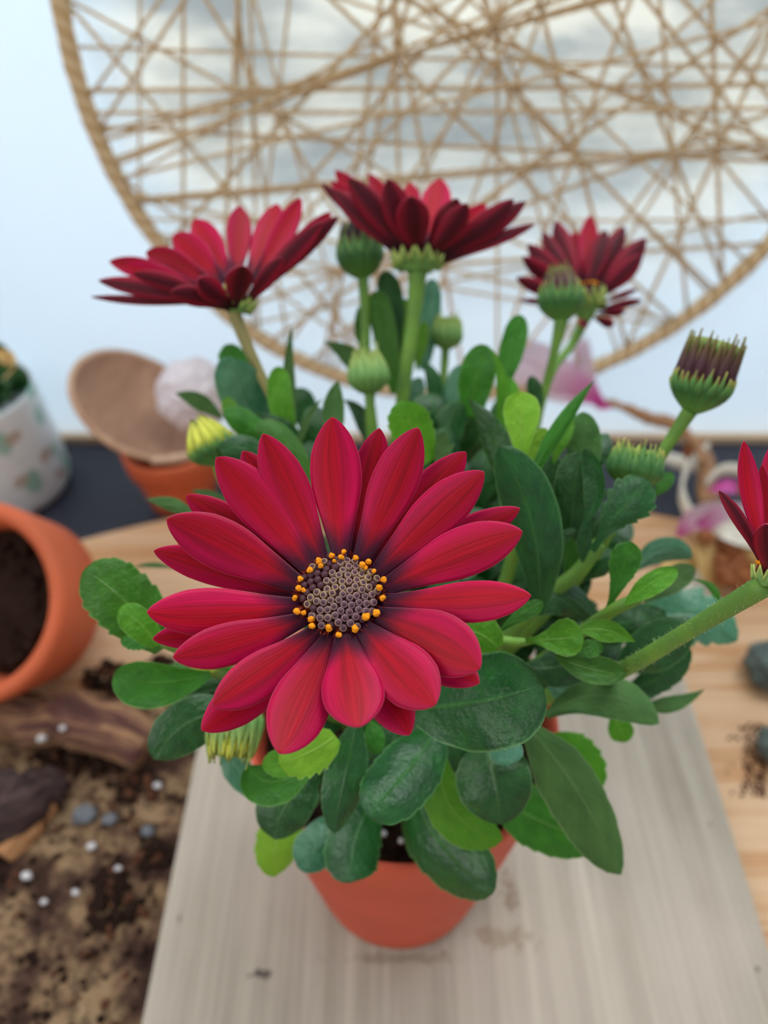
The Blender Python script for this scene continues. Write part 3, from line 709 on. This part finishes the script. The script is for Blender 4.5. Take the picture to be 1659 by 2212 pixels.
def side_flower(label, c, d, axis_px, petals, depth_r, cal):
    """petals: (tip, base, width, face, near): near -1..1 gives how far the tip leans to (-) or from (+) the viewer"""
    (cx, cy), (ux, uy) = c, axis_px
    A = P(cx, cy, d); B = P(ux, uy, d); ax_ = (B-A).normalized()
    r0, r1, h = [v*d/F for v in cal]
    o = cup_calyx('flower_head', A, ax_, r0, r1, h, plant, 'sepal_pale', 13, .62, .05); o['label'] = label
    mb = MB(); lathe(mb, [(r0*.9, 0), (r0+(r1-r0)*.4, h*.45), (r1*.72, h*.8), (r1*.6, h*1.0), (.0002, h*1.1)], A, ax_, 24)
    mb.build('flower_disc', M['floret_dark'], o, origin=A)
    for q in range(16):
        a = 2*pi*q/16; x = ax_.orthogonal().normalized(); y = ax_.cross(x)
        p = A+ax_*h*1.15+(x*cos(a)+y*sin(a))*r1*.7; mb = MB(); blob(mb, p, .0007, 1, 0, .3); tube(mb, [p-ax_*.002, p], [.0003, .0003], 5, 1, 1)
        mb.build('stamen', [M['pollen'], M['stamen']], o, origin=p)
    for t in petals:
        (tx, ty), (bx, by), w, face, near = t[:5]; sd = t[5] if len(t) > 5 else 0
        petal(o, bx, by, tx, ty, w, d+near*r1*.5, d+near*depth_r, face, (-.05 if face > 0 else .05), -.22 if face < 0 else .18, random.uniform(-14, 14), side=sd)
    return o
side_flower('crimson flower on the left, tilted, seen from the side', (500, 676), .250, (530, 600), [
 ((236, 565), (440, 628), 48, 1, .35, 6), ((315, 545), (462, 620), 60, 1, .6, 6), ((374, 507), (482, 612), 66, 1, .8, 4), ((420, 473), (498, 604), 64, 1, .95, 0), ((520, 444), (508, 604), 56, 1, 1.0, 0),
 ((598, 440), (533, 610), 64, 1, 1.0, 8), ((650, 427), (545, 612), 50, 1, .8, 4), ((714, 458), (552, 620), 50, 1, .5, 8), ((270, 572), (450, 632), 46, 1, .2, 0),
 ((196, 641), (470, 652), 20, -1, .0, -4), ((212, 606), (478, 655), 40, -1, -.2, 4), ((286, 590), (470, 648), 38, -1, -.5, 4), ((368, 632), (500, 668), 44, -1, -.75, 6),
 ((428, 602), (505, 662), 52, -1, -.8, 0), ((524, 574), (508, 668), 58, -1, -.9, 0), ((612, 556), (528, 660), 38, -1, -.6, 0), ((697, 480), (535, 652), 44, -1, -.35, -4), ((731, 469), (530, 658), 48, -1, -.1, -8)],
 .020, (15, 42, 46))
side_flower('dark crimson flower at the top centre, seen from below', (903, 592), .270, (903, 520), [
 ((724, 368), (870, 530), 46, 1, .5), ((797, 375), (882, 528), 40, 1, .8), ((885, 394), (897, 530), 46, 1, 1.0), ((950, 386), (912, 530), 66, 1, .9, 6), ((715, 391), (868, 535), 40, 1, .2),
 ((1050, 440), (930, 540), 46, 1, .6, 6),
 ((693, 396), (866, 548), 30, -1, .0), ((722, 410), (866, 552), 50, -1, -.3, 4), ((752, 386), (874, 550), 54, -1, -.5, 4), ((838, 387), (893, 556), 62, -1, -.8, 0), ((886, 424), (902, 562), 74, -1, -1.0),
 ((988, 428), (915, 556), 60, -1, -.7, 8), ((1010, 440), (918, 562), 54, -1, -.8, 4), ((1110, 430), (930, 562), 48, -1, -.4, 8), ((1136, 435), (935, 566), 44, -1, -.2, 4), ((1156, 484), (944, 572), 26, -1, -.1, -2)],
 .022, (20, 56, 46))
side_flower('smaller dark crimson flower at the upper right, seen from behind', (1268, 690), .320, (1258, 625), [
 ((1200, 477), (1250, 630), 46, -1, .5), ((1275, 465), (1262, 625), 42, 1, .7), ((1350, 489), (1280, 628), 46, -1, .5), ((1172, 500), (1245, 632), 36, -1, .3), ((1240, 500), (1258, 628), 40, 1, .9),
 ((1140, 527), (1246, 640), 42, -1, .1), ((1128, 555), (1244, 645), 38, -1, -.1), ((1115, 600), (1242, 652), 32, -1, -.3), ((1121, 649), (1240, 658), 14, -1, -.3), ((1308, 496), (1268, 632), 48, -1, .2),
 ((1395, 514), (1284, 636), 50, -1, .1, 6), ((1388, 548), (1290, 642), 42, -1, -.1, 4), ((1378, 624), (1298, 655), 14, -1, -.2), ((1388, 648), (1294, 668), 18, -1, -.3), ((1352, 673), (1290, 678), 18, -1, -.4),
 ((1326, 702), (1284, 686), 22, -1, -.5), ((1256, 702), (1268, 690), 24, -1, -.6)],
 .020, (13, 44, 62))
side_flower('crimson flower cut by the right edge of the picture', (1662, 1268), .150, (1682, 1130), [
 ((1607, 953), (1655, 1212), 44, 1, .15, -6), ((1646, 1004), (1662, 1212), 34, 1, .4), ((1672, 955), (1672, 1210), 60, 1, .7), ((1730, 965), (1685, 1210), 60, 1, .6), ((1790, 1010), (1700, 1215), 60, 1, .3),
 ((1553, 1060), (1648, 1222), 28, -1, .0, 8), ((1655, 1132), (1672, 1262), 66, -1, -.6), ((1720, 1120), (1690, 1262), 66, -1, -.8), ((1790, 1090), (1705, 1250), 56, -1, -.4), ((1820, 1150), (1715, 1240), 40, -1, -.1)],
 .014, (26, 40, 44))
# dark underside petal bases make the cup of the right-edge flower
# ------------------------------------------------------------------ buds
def bud(label, a, b_, w, d, calfrac, rays, sep, openf=.25, n=15, d2=None, raym=1.0, raylen=1.0):
    A = P(a[0], a[1], d); B = P(b_[0], b_[1], d2 or d); axv = (B-A); L = axv.length; axv.normalize(); R = w/2*d/F
    x = axv.orthogonal().normalized(); y = axv.cross(x)
    def rad(t): return R*(sin(min(1, t/.42)*pi/2)**.8 if t < .42 else 1-(1-openf)*((t-.42)/.58)**1.6)
    mb = MB(); lathe(mb, [(rad(t)*.86+.0001, L*t*.93) for t in [0, .06, .14, .25, .4, .55, .7, .85, 1]]+[(.0001, L*.90)], A, axv, 26)
    o = mb.build('bud', M['sepal' if sep else 'bud_green'], plant, origin=A); o['label'] = label
    mb = MB()                                   # closed rays
    for k_ in range(n*2):
        lay = k_ % 2; a0 = 2*pi*k_/(2*n)+random.uniform(-.03, .03); tl = raylen*(1+random.uniform(-.09, .06)-(.05 if lay else 0))
        vs = []; fs = []; uv = []; nv = 9
        for i in range(nv+1):
            s = i/nv; t = calfrac*.6+(tl-calfrac*.6)*s; r = rad(min(1, t))*(.93 if lay else 1.0)
            hw = pi*R/n*.95*raym*(sin(min(1, s/.4)*pi/2)*.5+.5)*(1-.95*max(0, (s-.45)/.55))*(rad(min(1, t))/R*.65+.35)
            c = A+axv*L*t
            for j in (-1, 0, 1):
                a1 = a0+j*hw/max(r, R*.15); rr = r*(1.0 if j else 1.07)
                vs.append(c+(x*cos(a1)+y*sin(a1))*rr); uv.append(((j+1)/2, s))
        for i in range(nv):
            for j in range(2): q = i*3+j; fs.append((q, q+1, q+4, q+3))
        mb.add(vs, fs, uv)
    r_ = mb.build('closed_petals', M[rays], o, origin=A); md = r_.modifiers.new('thickness', 'SOLIDIFY'); md.thickness = .0003
    mb = MB()                                   # sepals
    for k_ in range(13*2):
        lay = k_ % 2; a0 = 2*pi*k_/26; tl = calfrac*(1+random.uniform(-.14, .16)+(.15 if lay else 0)); vs = []; fs = []; uv = []; nv = 8
        for i in range(nv+1):
            s = i/nv; t = tl*s; r = rad(min(1, t))*(1.02 if lay else 1.055)+.0002
            hw = pi*max(r, R*.3)/13*1.12*(1-sm(s, .35, 1)*.96)
            c = A+axv*L*t
            for j in (-1, 0, 1):
                a1 = a0+j*hw/max(r, R*.2); rr = r*(1.0 if j else 1.06)
                vs.append(c+(x*cos(a1)+y*sin(a1))*rr); uv.append(((j+1)/2, s))
        for i in range(nv):
            for j in range(2): q = i*3+j; fs.append((q, q+1, q+4, q+3))
        mb.add(vs, fs, uv)
    r_ = mb.build('sepals', M[sep or 'sepal'], o, origin=A); md = r_.modifiers.new('thickness', 'SOLIDIFY'); md.thickness = .00025
    return o
bud('opening bud with dark purple petals at the right', (1490, 897), (1553, 728), 118, .215, .46, 'bud_purple', 'sepal', .93, 14, .211)
bud('green bud behind the toothed leaf at the right', (1362, 1058), (1382, 968), 106, .212, .95, 'bud_green', 'sepal', .85, 13)
bud('dark bud below the top centre flower', (785, 606), (768, 478), 92, .285, .66, 'bud_dark', 'sepal', .62, 14)
bud('small green bud in front of the centre stems', (801, 856), (790, 762), 82, .262, .98, 'bud_green', 'sepal_pale', .6, 13)
bud('small green bud at the back of the plant', (962, 758), (968, 686), 62, .30, .9, 'bud_green', 'sepal_pale', .8, 13)
bud('green and purple bud before the upper right flower', (1213, 700), (1208, 572), 88, .285, .6, 'bud_purple', 'sepal', .42, 14)
bud('yellow bud at the left above the large flower', (478, 1006), (424, 902), 98, .232, .45, 'bud_yellow', 'sepal', .25, 12)
bud('pale green bud hanging below the large flower', (516, 1496), (496, 1645), 112, .205, .86, 'bud_yellow', 'sepal_pale', .70, 14, .200)
bud('small yellow green bud under the lower left petals', (540, 1432), (408, 1446), 46, .215, .6, 'bud_yellow', 'sepal_pale', .5, 10)

# ------------------------------------------------------------------ things around
# white planter on the left
wc = onZ(2, 1052, SL); wr = (onZ(152, 1052, SL)-onZ(2, 1052, SL)).x
wb = Vector((wc.x, wc.y, SL))
rr_ = P(66, 845, 1)-CAM; hz = H+rr_.z*(wb.y/rr_.y)-SL
def planter_mat():
    b = NB('leaf_print_ceramic'); v = b.obj(); vo = b.node('ShaderNodeTexVoronoi'); vo.inputs['Scale'].default_value = 42; 
    mp = b.obj((1, 1, .75), rot=(.4, .3, .5)); b.lk(mp, vo.inputs['Vector'])
    f1 = b.ramp(b.math('ADD', vo.outputs['Distance'], b.math('MULTIPLY', b.noise(v, 70, 3), .45)), [(.52, 1.0), (.62, .0)])
    vo2 = b.node('ShaderNodeTexVoronoi'); vo2.inputs['Scale'].default_value = 36; b.lk(b.obj((.8, 1, 1.6), loc=(3, 2, 1)), vo2.inputs['Vector'])
    f2 = b.ramp(b.math('ADD', vo2.outputs['Distance'], b.math('MULTIPLY', b.noise(v, 60, 3), .4)), [(.42, 1.0), (.50, .0)])
    col = b.mix(b.math('MULTIPLY', f1, .8), lin((216, 224, 226)), lin((120, 176, 156)))
    col = b.mix(b.math('MULTIPLY', f2, .8), col, lin((172, 148, 128)))
    return b.fin(col, .3, .5)
planter = empty('ceramic_planter', wb)
tag(planter, 'white ceramic planter printed with green leaves, on the dark slate at the left edge', 'planter')
mb = MB(); lathe(mb, [(.0005, 0), (wr*.86, 0), (wr*.97, .004), (wr, .012), (wr*.97, hz*.5), (wr*.91, hz-.003), (wr*.905, hz), (wr*.86, hz), (wr*.85, hz-.006), (wr*.9, hz*.6), (.0005, hz*.6)], wb, (0, 0, 1), 64)
mb.build('pot', planter_mat(), planter, origin=wb)
mb = MB(); rs = random.Random(3)
for i in range(80):
    a = rs.uniform(0, 6.28); r = rs.uniform(0, .95)*wr; b0 = wb+Vector((r*cos(a)*.6, r*sin(a)*.6, hz*.93)); o3 = Vector((cos(a), sin(a), rs.uniform(.5, 1.6))).normalized()*rs.uniform(.018, .03)
    vs, fs, uv, ms = blade(b0, b0+o3*.5+Vector((0, 0, .003)), b0+o3, .018, 'round', rs.uniform(-25, 25), -.2, 6, 8); mb.add(vs, fs, uv)
mb.build('foliage', M['mature'], planter, origin=wb+Vector((0, 0, hz)))
mb = MB(); yb = onY(14, 768, wb.y-.01)
for i in range(12):
    a = 6.28*i/12; d = Vector((cos(a), -.3, sin(a)))*.007; vs, fs, uv, ms = blade(yb, yb+d*.5, yb+d, .004, 'oval', 0, -.1, 4, 6); mb.add(vs, fs, uv)
blob(mb, yb-Vector((0, .002, 0)), .0025, 2)
tube(mb, [yb, yb-Vector((0, -.004, .012)), wb+Vector((0, 0, hz*.8))], [.0008, .0008, .0008], 6, 3)
mb.build('blossom', flat('yellow_blossom', (226, 196, 130), .6), planter, origin=yb)

# terracotta pot at the back left with a bowl and lace ball
bp = onZ(398, 1078, SL); bp.z = SL
mb = MB(); _r = P(365, 950, 1)-CAM; hp = H+_r.z*(bp.y/_r.y)-SL; Rp = (onY(365, 955, bp.y)-onY(256, 955, bp.y)).x
lathe(mb, [(.0005, 0), (Rp*.62, 0), (Rp*.66, .002), (Rp*.86, hp*.62), (Rp*.87, hp*.64), (Rp*.95, hp*.66), (Rp, hp-.003), (Rp*.99, hp), (Rp*.90, hp), (Rp*.86, hp*.8), (Rp*.6, .006), (.0005, .006)], bp, (0, 0, 1), 72)
tag(mb.build('terracotta_pot', M['terra2'], origin=bp), 'upright orange terracotta pot at the back left, under the wooden bowl', 'flower pot')
# wooden bowl leaning on the pot
def bowl_mat(name, c1, c2):
    b = NB(name); v = b.obj((1, .2, 1), rot=(0, 0, .6)); f = b.noise(v, 90, 4)
    return b.fin(b.mix(b.ramp(f, [(.3, .0), (.7, 1.0)]), lin(c1), lin(c2)), .55, .3)
bc = P(303, 872, .550)
bn = Vector((.56, -.08, .80)).normalized(); Rb = .0503
mb = MB(); fnb = None
lathe(mb, [(.0005, -.016), (Rb*.55, -.016), (Rb*.85, -.010), (Rb*1.0, -.001), (Rb*1.0, .001), (Rb*.93, .0012)], bc, bn, 72, 0)
lathe(mb, [(Rb*.93, .0012), (Rb*.80, -.005), (Rb*.55, -.010), (.0005, -.012)], bc, bn, 72, 1)
bw = mb.build('wooden_bowl', [bowl_mat('pale_bowl_wood', (206, 172, 140), (176, 132, 104)), bowl_mat('brown_bowl_wood', (158, 118, 94), (186, 146, 118))], origin=bc)
tag(bw, 'round wooden bowl tilted against the backdrop on the back terracotta pot', 'bowl')
# lace ball
lb = P(416, 852, .543)
mb = MB(); bm = bmesh.new(); bmesh.ops.create_icosphere(bm, subdivisions=5, radius=1); vs = []
for v in bm.verts:
    p = v.co; q = 1+.10*noise.noise(p*3.4)+.10*noise.noise(p*8)-.16*abs(noise.noise(p*10)); vs.append(lb+p*q*.0252)
fs = [tuple(v.index for v in f.verts) for f in bm.faces]; bm.free(); mb.add(vs, fs)
tag(mb.build('crochet_ball', flat('white_yarn', (226, 218, 222), .95, .1, .12, 260, .6), origin=lb), 'white knobbly crochet ball resting in the wooden bowl', 'ball')
# small rope coil on the pot below the bowl
mb = MB(); ct = P(420, 985, .452)
tube(mb, [P(330, 995, .505), P(385, 990, .492), P(450, 974, .49)], [.0025, .003, .0025], 8, 5)
tag(mb.build('rope', flat('cream_rope', (196, 164, 140), .8, .2, .15, 200), origin=ct), 'pale cream rope lying on the rim of the back terracotta pot', 'rope')

# terracotta pot lying on its side, left
ds_ = .40
for _ in range(12):                               # set it down so that the edge of its base touches the pine
    mc = P(-62, 1302, ds_); _v = (CAM-mc).normalized()
    ap = (Matrix.Rotation(radians(-40), 3, UP)@_v).normalized()
    kp = ds_/.30; Rm = .0385*kp
    low = mc.z-.060*kp*ap.z-Rm*.54*sqrt(1-ap.z**2); ds_ += low*1.1
lying = empty('tipped_terracotta_pot', Vector((mc.x, mc.y, 0)))
tag(lying, 'terracotta pot tipped on its side at the left edge, dark soil inside it', 'flower pot')
mb = MB()
lathe(mb, [(.0005, -.060*kp), (Rm*.50, -.060*kp), (Rm*.54, -.058*kp), (Rm*.84, -.034*kp), (Rm*.93, -.032*kp), (Rm*1.04, -.003*kp), (Rm*1.02, .0), (Rm*.93, .0008*kp), (Rm*.86, -.0012*kp), (Rm*.80, -.020*kp), (Rm*.5, -.055*kp), (.0005, -.055*kp)], mc, ap, 80)
mb.build('pot', M['terra2'], lying, origin=mc)
mb = MB(); lathe(mb, [(.0005, -.014*kp), (Rm*.4, -.016*kp), (Rm*.77, -.022*kp)], mc, ap, 40)
mb.v = [v+ap*.006*noise.noise(v*90) for v in mb.v]
for i in range(120):
    a = random.uniform(0, 6.28); r = Rm*.72*sqrt(random.random()); x = ap.orthogonal().normalized(); y = ap.cross(x)
    blob(mb, mc-ap*.017*kp+(x*cos(a)+y*sin(a))*r, random.uniform(.001, .0045), 1, 0, .4)
mb.build('soil', M['soil'], lying, origin=mc-ap*.014)

# driftwood, bark and wood pieces on the left
def bark_mat(name, stops, sc=(1, 1, 1), rot=(0, 0, 0), s=60):
    b = NB(name); u_, v_ = b.uv(); cb = b.node('ShaderNodeCombineXYZ'); b.lk(b.math('SINE', b.math('MULTIPLY', u_, 6.2832)), cb.inputs[0]); b.lk(b.math('COSINE', b.math('MULTIPLY', u_, 6.2832)), cb.inputs[1]); b.lk(v_, cb.inputs[2])
    f = b.noise(cb.outputs[0], s/14, 6, .68, .6); g = b.noise(b.obj(), 260, 4)
    col = b.ramp(f, stops); b.bump(b.math('ADD', f, g), .6, .002); return b.fin(col, .85, .2)
def log(name, pts, rads, mat, label, cat, rough=.5, seed=0, seg=26):
    mb = MB(); tube(mb, pts, rads, seg, 10, 0, True, rough, seed); o = mb.build(name, mat, origin=pts[0]); return tag(o, label, cat)
def Q(px, py, z): return onZ(px, py, z)
log('driftwood', [Q(-110, 1530, .013), Q(50, 1560, .014), Q(185, 1560, .018), Q(325, 1610, .013)], [.0115, .0130, .0155, .012],
    bark_mat('driftwood_bark', [(.3, (62, 40, 38)), (.45, (104, 70, 62)), (.55, (172, 134, 96)), (.62, (122, 84, 74)), (.75, (84, 56, 56))], (1, .5, 1), (0, 0, .6), 34),
    'thick brown driftwood log lying just below the tipped pot', 'wood', .45, 3)
log('bark_piece', [Q(-60, 1770, .008), Q(50, 1735, .010), Q(132, 1680, .006)], [.018, .016, .007],
    bark_mat('dark_bark', [(.3, (38, 28, 28)), (.5, (70, 54, 52)), (.7, (100, 82, 78))], (1, .3, 1), (0, 0, -.3), 80),
    'dark ridged bark piece at the left edge below the driftwood', 'bark', .5, 8)
log('wood_splinter', [Q(5, 1850, .004), Q(60, 1785, .005), Q(122, 1715, .005)], [.0075, .0080, .0045],
    bark_mat('orange_wood', [(.3, (150, 96, 60)), (.55, (196, 146, 100)), (.7, (170, 120, 80))], (1, .3, 1), (0, 0, -.8), 60),
    'orange brown wood splinter pointing up to the dark bark piece', 'wood', .3, 5)
# spilled soil
def soil_bed_mat():
    b = NB('spilled_soil'); v = b.obj(); n1 = b.noise(v, 34, 6, .62); n2 = b.noise(v, 230, 4); n3 = b.noise(v, 480, 3)
    col = b.ramp(n1, [(.36, (48, 34, 30)), (.46, (92, 68, 56)), (.54, (150, 122, 92)), (.7, (172, 146, 112))])
    col = b.mix(b.math('MULTIPLY', b.ramp(n2, [(.4, 1.0), (.55, .0)]), .6), col, lin((58, 42, 36)))
    b.bump(b.math('ADD', n2, n3), .8, .003); return b.fin(col, .95, .1)
mb = MB(); nx, ny = 70, 110; x0, x1, y0, y1 = -.36, -.099, .02, .300
vs = []; fs = []
def edge_y(x): return .262+.012*noise.noise(Vector((x*30, 2, 0)))-.02*sm(x, -.16, -.10)
for j in range(ny+1):
    for i in range(nx+1):
        x = x0+(x1-x0)*i/nx; ymax = edge_y(x); y = y0+(ymax-y0)*j/ny
        e = min(1, (x1-x)/.006)*min(1, (ymax-y)/.02)*min(1, (x-x0)/.02)*min(1, (y-y0)/.02)
        z = .0003+e*(.0022+.0016*noise.noise(Vector((x*60, y*60, 0)))+.0014*noise.noise(Vector((x*190, y*190, 4)))+.001*noise.noise(Vector((x*500, y*500, 9))))
        vs.append((x, y, max(z, .0002)))
for j in range(ny):
    for i in range(nx): a = j*(nx+1)+i; fs.append((a, a+1, a+nx+2, a+nx+1))
mb.add(vs, fs)
rs = random.Random(5)
for i in range(1500):
    x = rs.uniform(-.33, -.105); y = rs.uniform(.06, .26); g = noise.noise(Vector((x*22, y*22, 7)))
    if g < -.05 and rs.random() < .8: continue
    blob(mb, (x, y, .003), rs.uniform(.0006, .0022), 1, rs.choice([1, 1, 1, 2]), .5)
for cx_, cy_, s_ in [(540/1, 1560, 0)]: pass
for (px, py, r0, nn) in [(225, 1460, .010, 60), (345, 1440, .008, 46), (290, 1500, .010, 50), (300, 1700, .009, 60), (250, 1960, .010, 70), (240, 1900, .007, 50), (110, 1640, .009, 40), (200, 1640, .009, 40), (330, 1850, .007, 40)]:
    c = onZ(px, py, .003)
    for i in range(nn):
        a = rs.uniform(0, 6.28); r = r0*sqrt(rs.random()); blob(mb, (min(c.x+r*cos(a)*1.3, -.103), c.y+r*sin(a), .003+.4*(r0-r)*rs.random()), rs.uniform(.001, .003), 1, 1 if rs.random() < .8 else 2, .5)
tag(mb.build('spilled_soil', [soil_bed_mat(), M['soil'], M['soil2']]), 'spilled dark and sandy potting soil on the pine board, left of the grey board', 'soil', kind='stuff')
def pebble(name, px, py, z, r, mat, label, cat, sc=(1, .8, .7), group=None, ctr=None, sub=3):
    c = ctr or onZ(px, py, z); mb = MB(); blob(mb, c, r, sub, 0, .35, sc, seed=px*.13)
    return tag(mb.build(name, mat, origin=c), label, cat, group)
pl = [(92, 1592, .0026, 'white perlite granule at the lower edge of the driftwood'), (136, 1572, .0018, 'small pale perlite granule resting near the middle of the driftwood'),
 (340, 1697, .0022, 'white perlite granule in the soil closest to the grey board'), (197, 1828, .0024, 'white perlite granule in the soil just below the large grey chip'),
 (256, 1876, .0018, 'small white perlite granule between the sandy patch and the dark soil heap'), (57, 1892, .0025, 'white perlite granule lying nearest the foot of the orange splinter'),
 (163, 1928, .0019, 'greyish perlite granule on the dark crumb right of the splinter'), (95, 1948, .0018, 'lowest greyish perlite granule in the spilled soil')]
for px, py, r, lb_ in pl:
    z = .0335 if py < 1600 and px < 120 else (.031 if py < 1600 else .006)
    ctr = None
    if py < 1600:                                  # these two lie on the driftwood: find its surface
        bpy.context.view_layer.update(); dr_ = (P(px, py, 1)-CAM).normalized()
        hit, loc, nn_, *_r = SC.ray_cast(bpy.context.evaluated_depsgraph_get(), CAM, dr_)
        ctr = loc+nn_*r*.4 if hit else onZ(px, py, .02)
    pebble('perlite_granule', px, py, z, r, M['perlite'], lb_, 'granule', ctr=ctr, group='perlite granules in the spilled soil', sub=2)
gm = flat('grey_chip', (112, 116, 122), .8, .2, .2, 300)
pebble('stone_chip', 183, 1760, .006, .0058, gm, 'large grey stone chip in the soil right of the orange splinter', 'stone')
pebble('stone_chip', 238, 1770, .005, .0036, gm, 'dark grey stone chip right beside the larger grey chip', 'stone')
pebble('stone_chip', 318, 1795, .005, .0032, gm, 'small grey green stone chip nearest the grey board', 'stone')
ds = flat('dark_stone', (74, 84, 80), .8, .3, .6, 220, .8)
pebble('dark_stone', 1662, 1440, .012, .0155, ds, 'dark mottled stone at the right edge, upper of the two', 'stone', (.8, 1, .8), sub=4)
pebble('dark_stone', 1672, 1610, .010, .0105, ds, 'grey stone at the right edge below the dark mottled stone', 'stone', (.8, 1, .8), sub=4)
mb = MB()
for i in range(220):
    px = 1659-abs(rs.gauss(0, 34)); py = rs.uniform(1560, 1720); c = onZ(px, py, .001)
    blob(mb, c, rs.uniform(.0003, .0011), 1, 0, .4)
tag(mb.build('soil_crumbs', M['soil2']), 'brown soil crumbs scattered on the pine by the right edge', 'soil', kind='stuff')

# ------------------------------------------------------------------ dried flowers on the right
dm_pink = NB('dried_pink_petal'); u_, v_ = dm_pink.uv(); oi = dm_pink.node('ShaderNodeObjectInfo')
cc = dm_pink.mix(dm_pink.ramp(v_, [(.05, 1.0), (.5, .0)]), lin((222, 198, 208)), lin((206, 78, 158)))
m_ = dm_pink.fin(cc, .6, .3); dm_pink.trans(cc, .4); M['dpink'] = m_
M['dmag'] = flat('magenta_petal', (208, 92, 168), .6, .3, .1, 60)
M['twig'] = flat('dry_twig', (158, 120, 88), .8, .2, .3, 140, .5)
M['cream'] = flat('cream_tape', (226, 222, 206), .6, .3, .06, 40)
M['dbrown'] = flat('dried_leaf_brown', (146, 92, 58), .8, .2, .35, 90)
M['dgold'] = flat('dried_leaf_gold', (206, 170, 108), .7, .3, .15, 60)
def ribbon(mb, pts, w, m=0, tw=None):
    q = catmull([Vector(p) for p in pts], 8); n = len(q)
    tw = Vector(tw or (0, .3, 1)).normalized(); vs = []; fs = []; uv = []
    for i, c in enumerate(q):
        s = i/(n-1)
        for j in (-1, -.5, 0, .5, 1): vs.append(c+tw*w*j*(.5+.5*sin(pi*min(1, max(0.02, s)))**.5)+Vector((0, -.0012*(1-j*j), 0))); uv.append(((j+1)/2, s))
    for i in range(n-1):
        for j in range(4): a = i*5+j; fs.append((a, a+1, a+6, a+5))
    mb.add(vs, fs, uv, m)
def thk(o, t): md = o.modifiers.new('thickness', 'SOLIDIFY'); md.thickness = t; return o
KT = 1.24; KB = 1.42
def PT(x, y, d): return P(x, y, d*KT)
def PK(x, y, d): return P(x, y, d*KB)
tw_root = empty('dried_orchid_twig', onZ(1480, 985, SL))
tag(tw_root, 'dried twig with pale pink and magenta petals lying before the foot of the backdrop', 'dried flower')
mb = MB(); tube(mb, [PT(1310, 868, .47), PT(1350, 880, .468), PT(1400, 902, .465), PT(1450, 915, .46), PT(1500, 955, .45), PT(1520, 1000, .43)], [.0027, .003, .005, .0047, .003, .0025], 10, 6, 0, True, .5)
mb.build('twig', M['twig'], tw_root, origin=PT(1310, 868, .47))
for (b0, m0, t0, w, mt) in [((1320, 880), (1280, 850), (1255, 745), 30, 'dmag'), ((1310, 872), (1200, 790), (1110, 735), 60, 'dpink'), ((1300, 868), (1180, 815), (1050, 790), 60, 'dpink'), ((1290, 862), (1262, 800), (1262, 720), 44, 'dpink'), ((1290, 870), (1220, 850), (1170, 850), 40, 'dpink')]:
    A = PT(*b0, .468); B = PT(*m0, .474); C = PT(*t0, .478)
    vs, fs, uv, ms = blade(A, B, C, w*.474*KT/F, 'oval', random.uniform(-20, 20), -.2, 8, 16, 0, .05)
    mesh_obj('petal', vs, fs, M[mt], tw_root, uv, None, True, A)
db = empty('dried_bloom', onZ(1545, 1215, 0))
tag(db, 'dried brown bloom with cream loops and a pink petal on the pine at the right', 'dried flower')
mb = MB(); ribbon(mb, [PK(1530, 965, .40), PK(1490, 1010, .39), PK(1475, 1060, .385), PK(1490, 1105, .38), PK(1515, 1120, .378)], .0057)
thk(mb.build('curl', M['cream'], db, origin=PK(1530, 965, .40)), .0022)
mb = MB(); ribbon(mb, [PK(1522, 1045, .385), PK(1555, 1015, .385), PK(1600, 1015, .382), PK(1640, 1040, .38)], .0040)
thk(mb.build('curl', M['cream'], db, origin=PK(1522, 1045, .385)), .0016)
mb = MB(); tube(mb, [PK(1520, 960, .42), PK(1528, 1040, .395), PK(1535, 1130, .375), PK(1545, 1190, .362)], [.005, .007, .007, .0057], 10, 5, 0, True, .5)
mb.build('stalk', M['twig'], db, origin=PK(1520, 960, .42))
mb = MB(); tube(mb, [PK(1420, 985, .43), PK(1470, 1000, .42), PK(1520, 1010, .41)], [.0042, .0057, .0042], 8, 5, 0, True, .3)
mb.build('stalk', M['cream'], db, origin=PK(1420, 985, .43))
for (b0, m0, t0, w, mt, d_) in [((1465, 1160), (1510, 1115), (1590, 1100), 50, 'dpink', .365), ((1500, 1140), (1580, 1120), (1665, 1135), 70, 'dpink', .36), ((1530, 1060), (1570, 1050), (1600, 1060), 30, 'dmag', .38),
   ((1540, 1150), (1600, 1150), (1660, 1170), 60, 'cream', .355), ((1560, 1260), (1480, 1230), (1455, 1165), 80, 'dgold', .365), ((1540, 1290), (1500, 1260), (1490, 1220), 60, 'cream', .362),
   ((1560, 1270), (1540, 1210), (1540, 1150), 80, 'dgold', .36), ((1620, 1270), (1590, 1230), (1560, 1150), 60, 'dbrown', .356), ((1600, 1230), (1620, 1190), (1640, 1130), 70, 'dgold', .358),
   ((1560, 1300), (1500, 1290), (1450, 1265), 50, 'cream', .362)]:
    A = PK(*b0, d_); B = PK(*m0, d_-.006); C = PK(*t0, d_+.002)
    vs, fs, uv, ms = blade(A, B, C, w*d_*KB/F, 'oval', random.uniform(-25, 25), .3, 8, 14, 0, .10, seed=b0[0])
    mesh_obj('petal', vs, fs, M[mt], db, uv, None, True, A)
mb = MB()
for (px, py, r) in [(1525, 1160, .0035), (1580, 1180, .004), (1575, 1235, .006), (1600, 1245, .005), (1560, 1210, .003), (1610, 1060, .003)]:
    blob(mb, PK(px, py, .352), r*KB, 3, 0, .7)
mb.build('seed_heads', M['dbrown'], db, origin=PK(1575, 1235, .352))
mb = MB(); blob(mb, P(1502, 972, .57), 0.0076, 3, 0, .6)
tag(mb.build('dried_seed_pod', M['dbrown'], origin=P(1502, 972, .57)), 'brown dried seed pod at the end of the dried pink twig', 'seed pod')
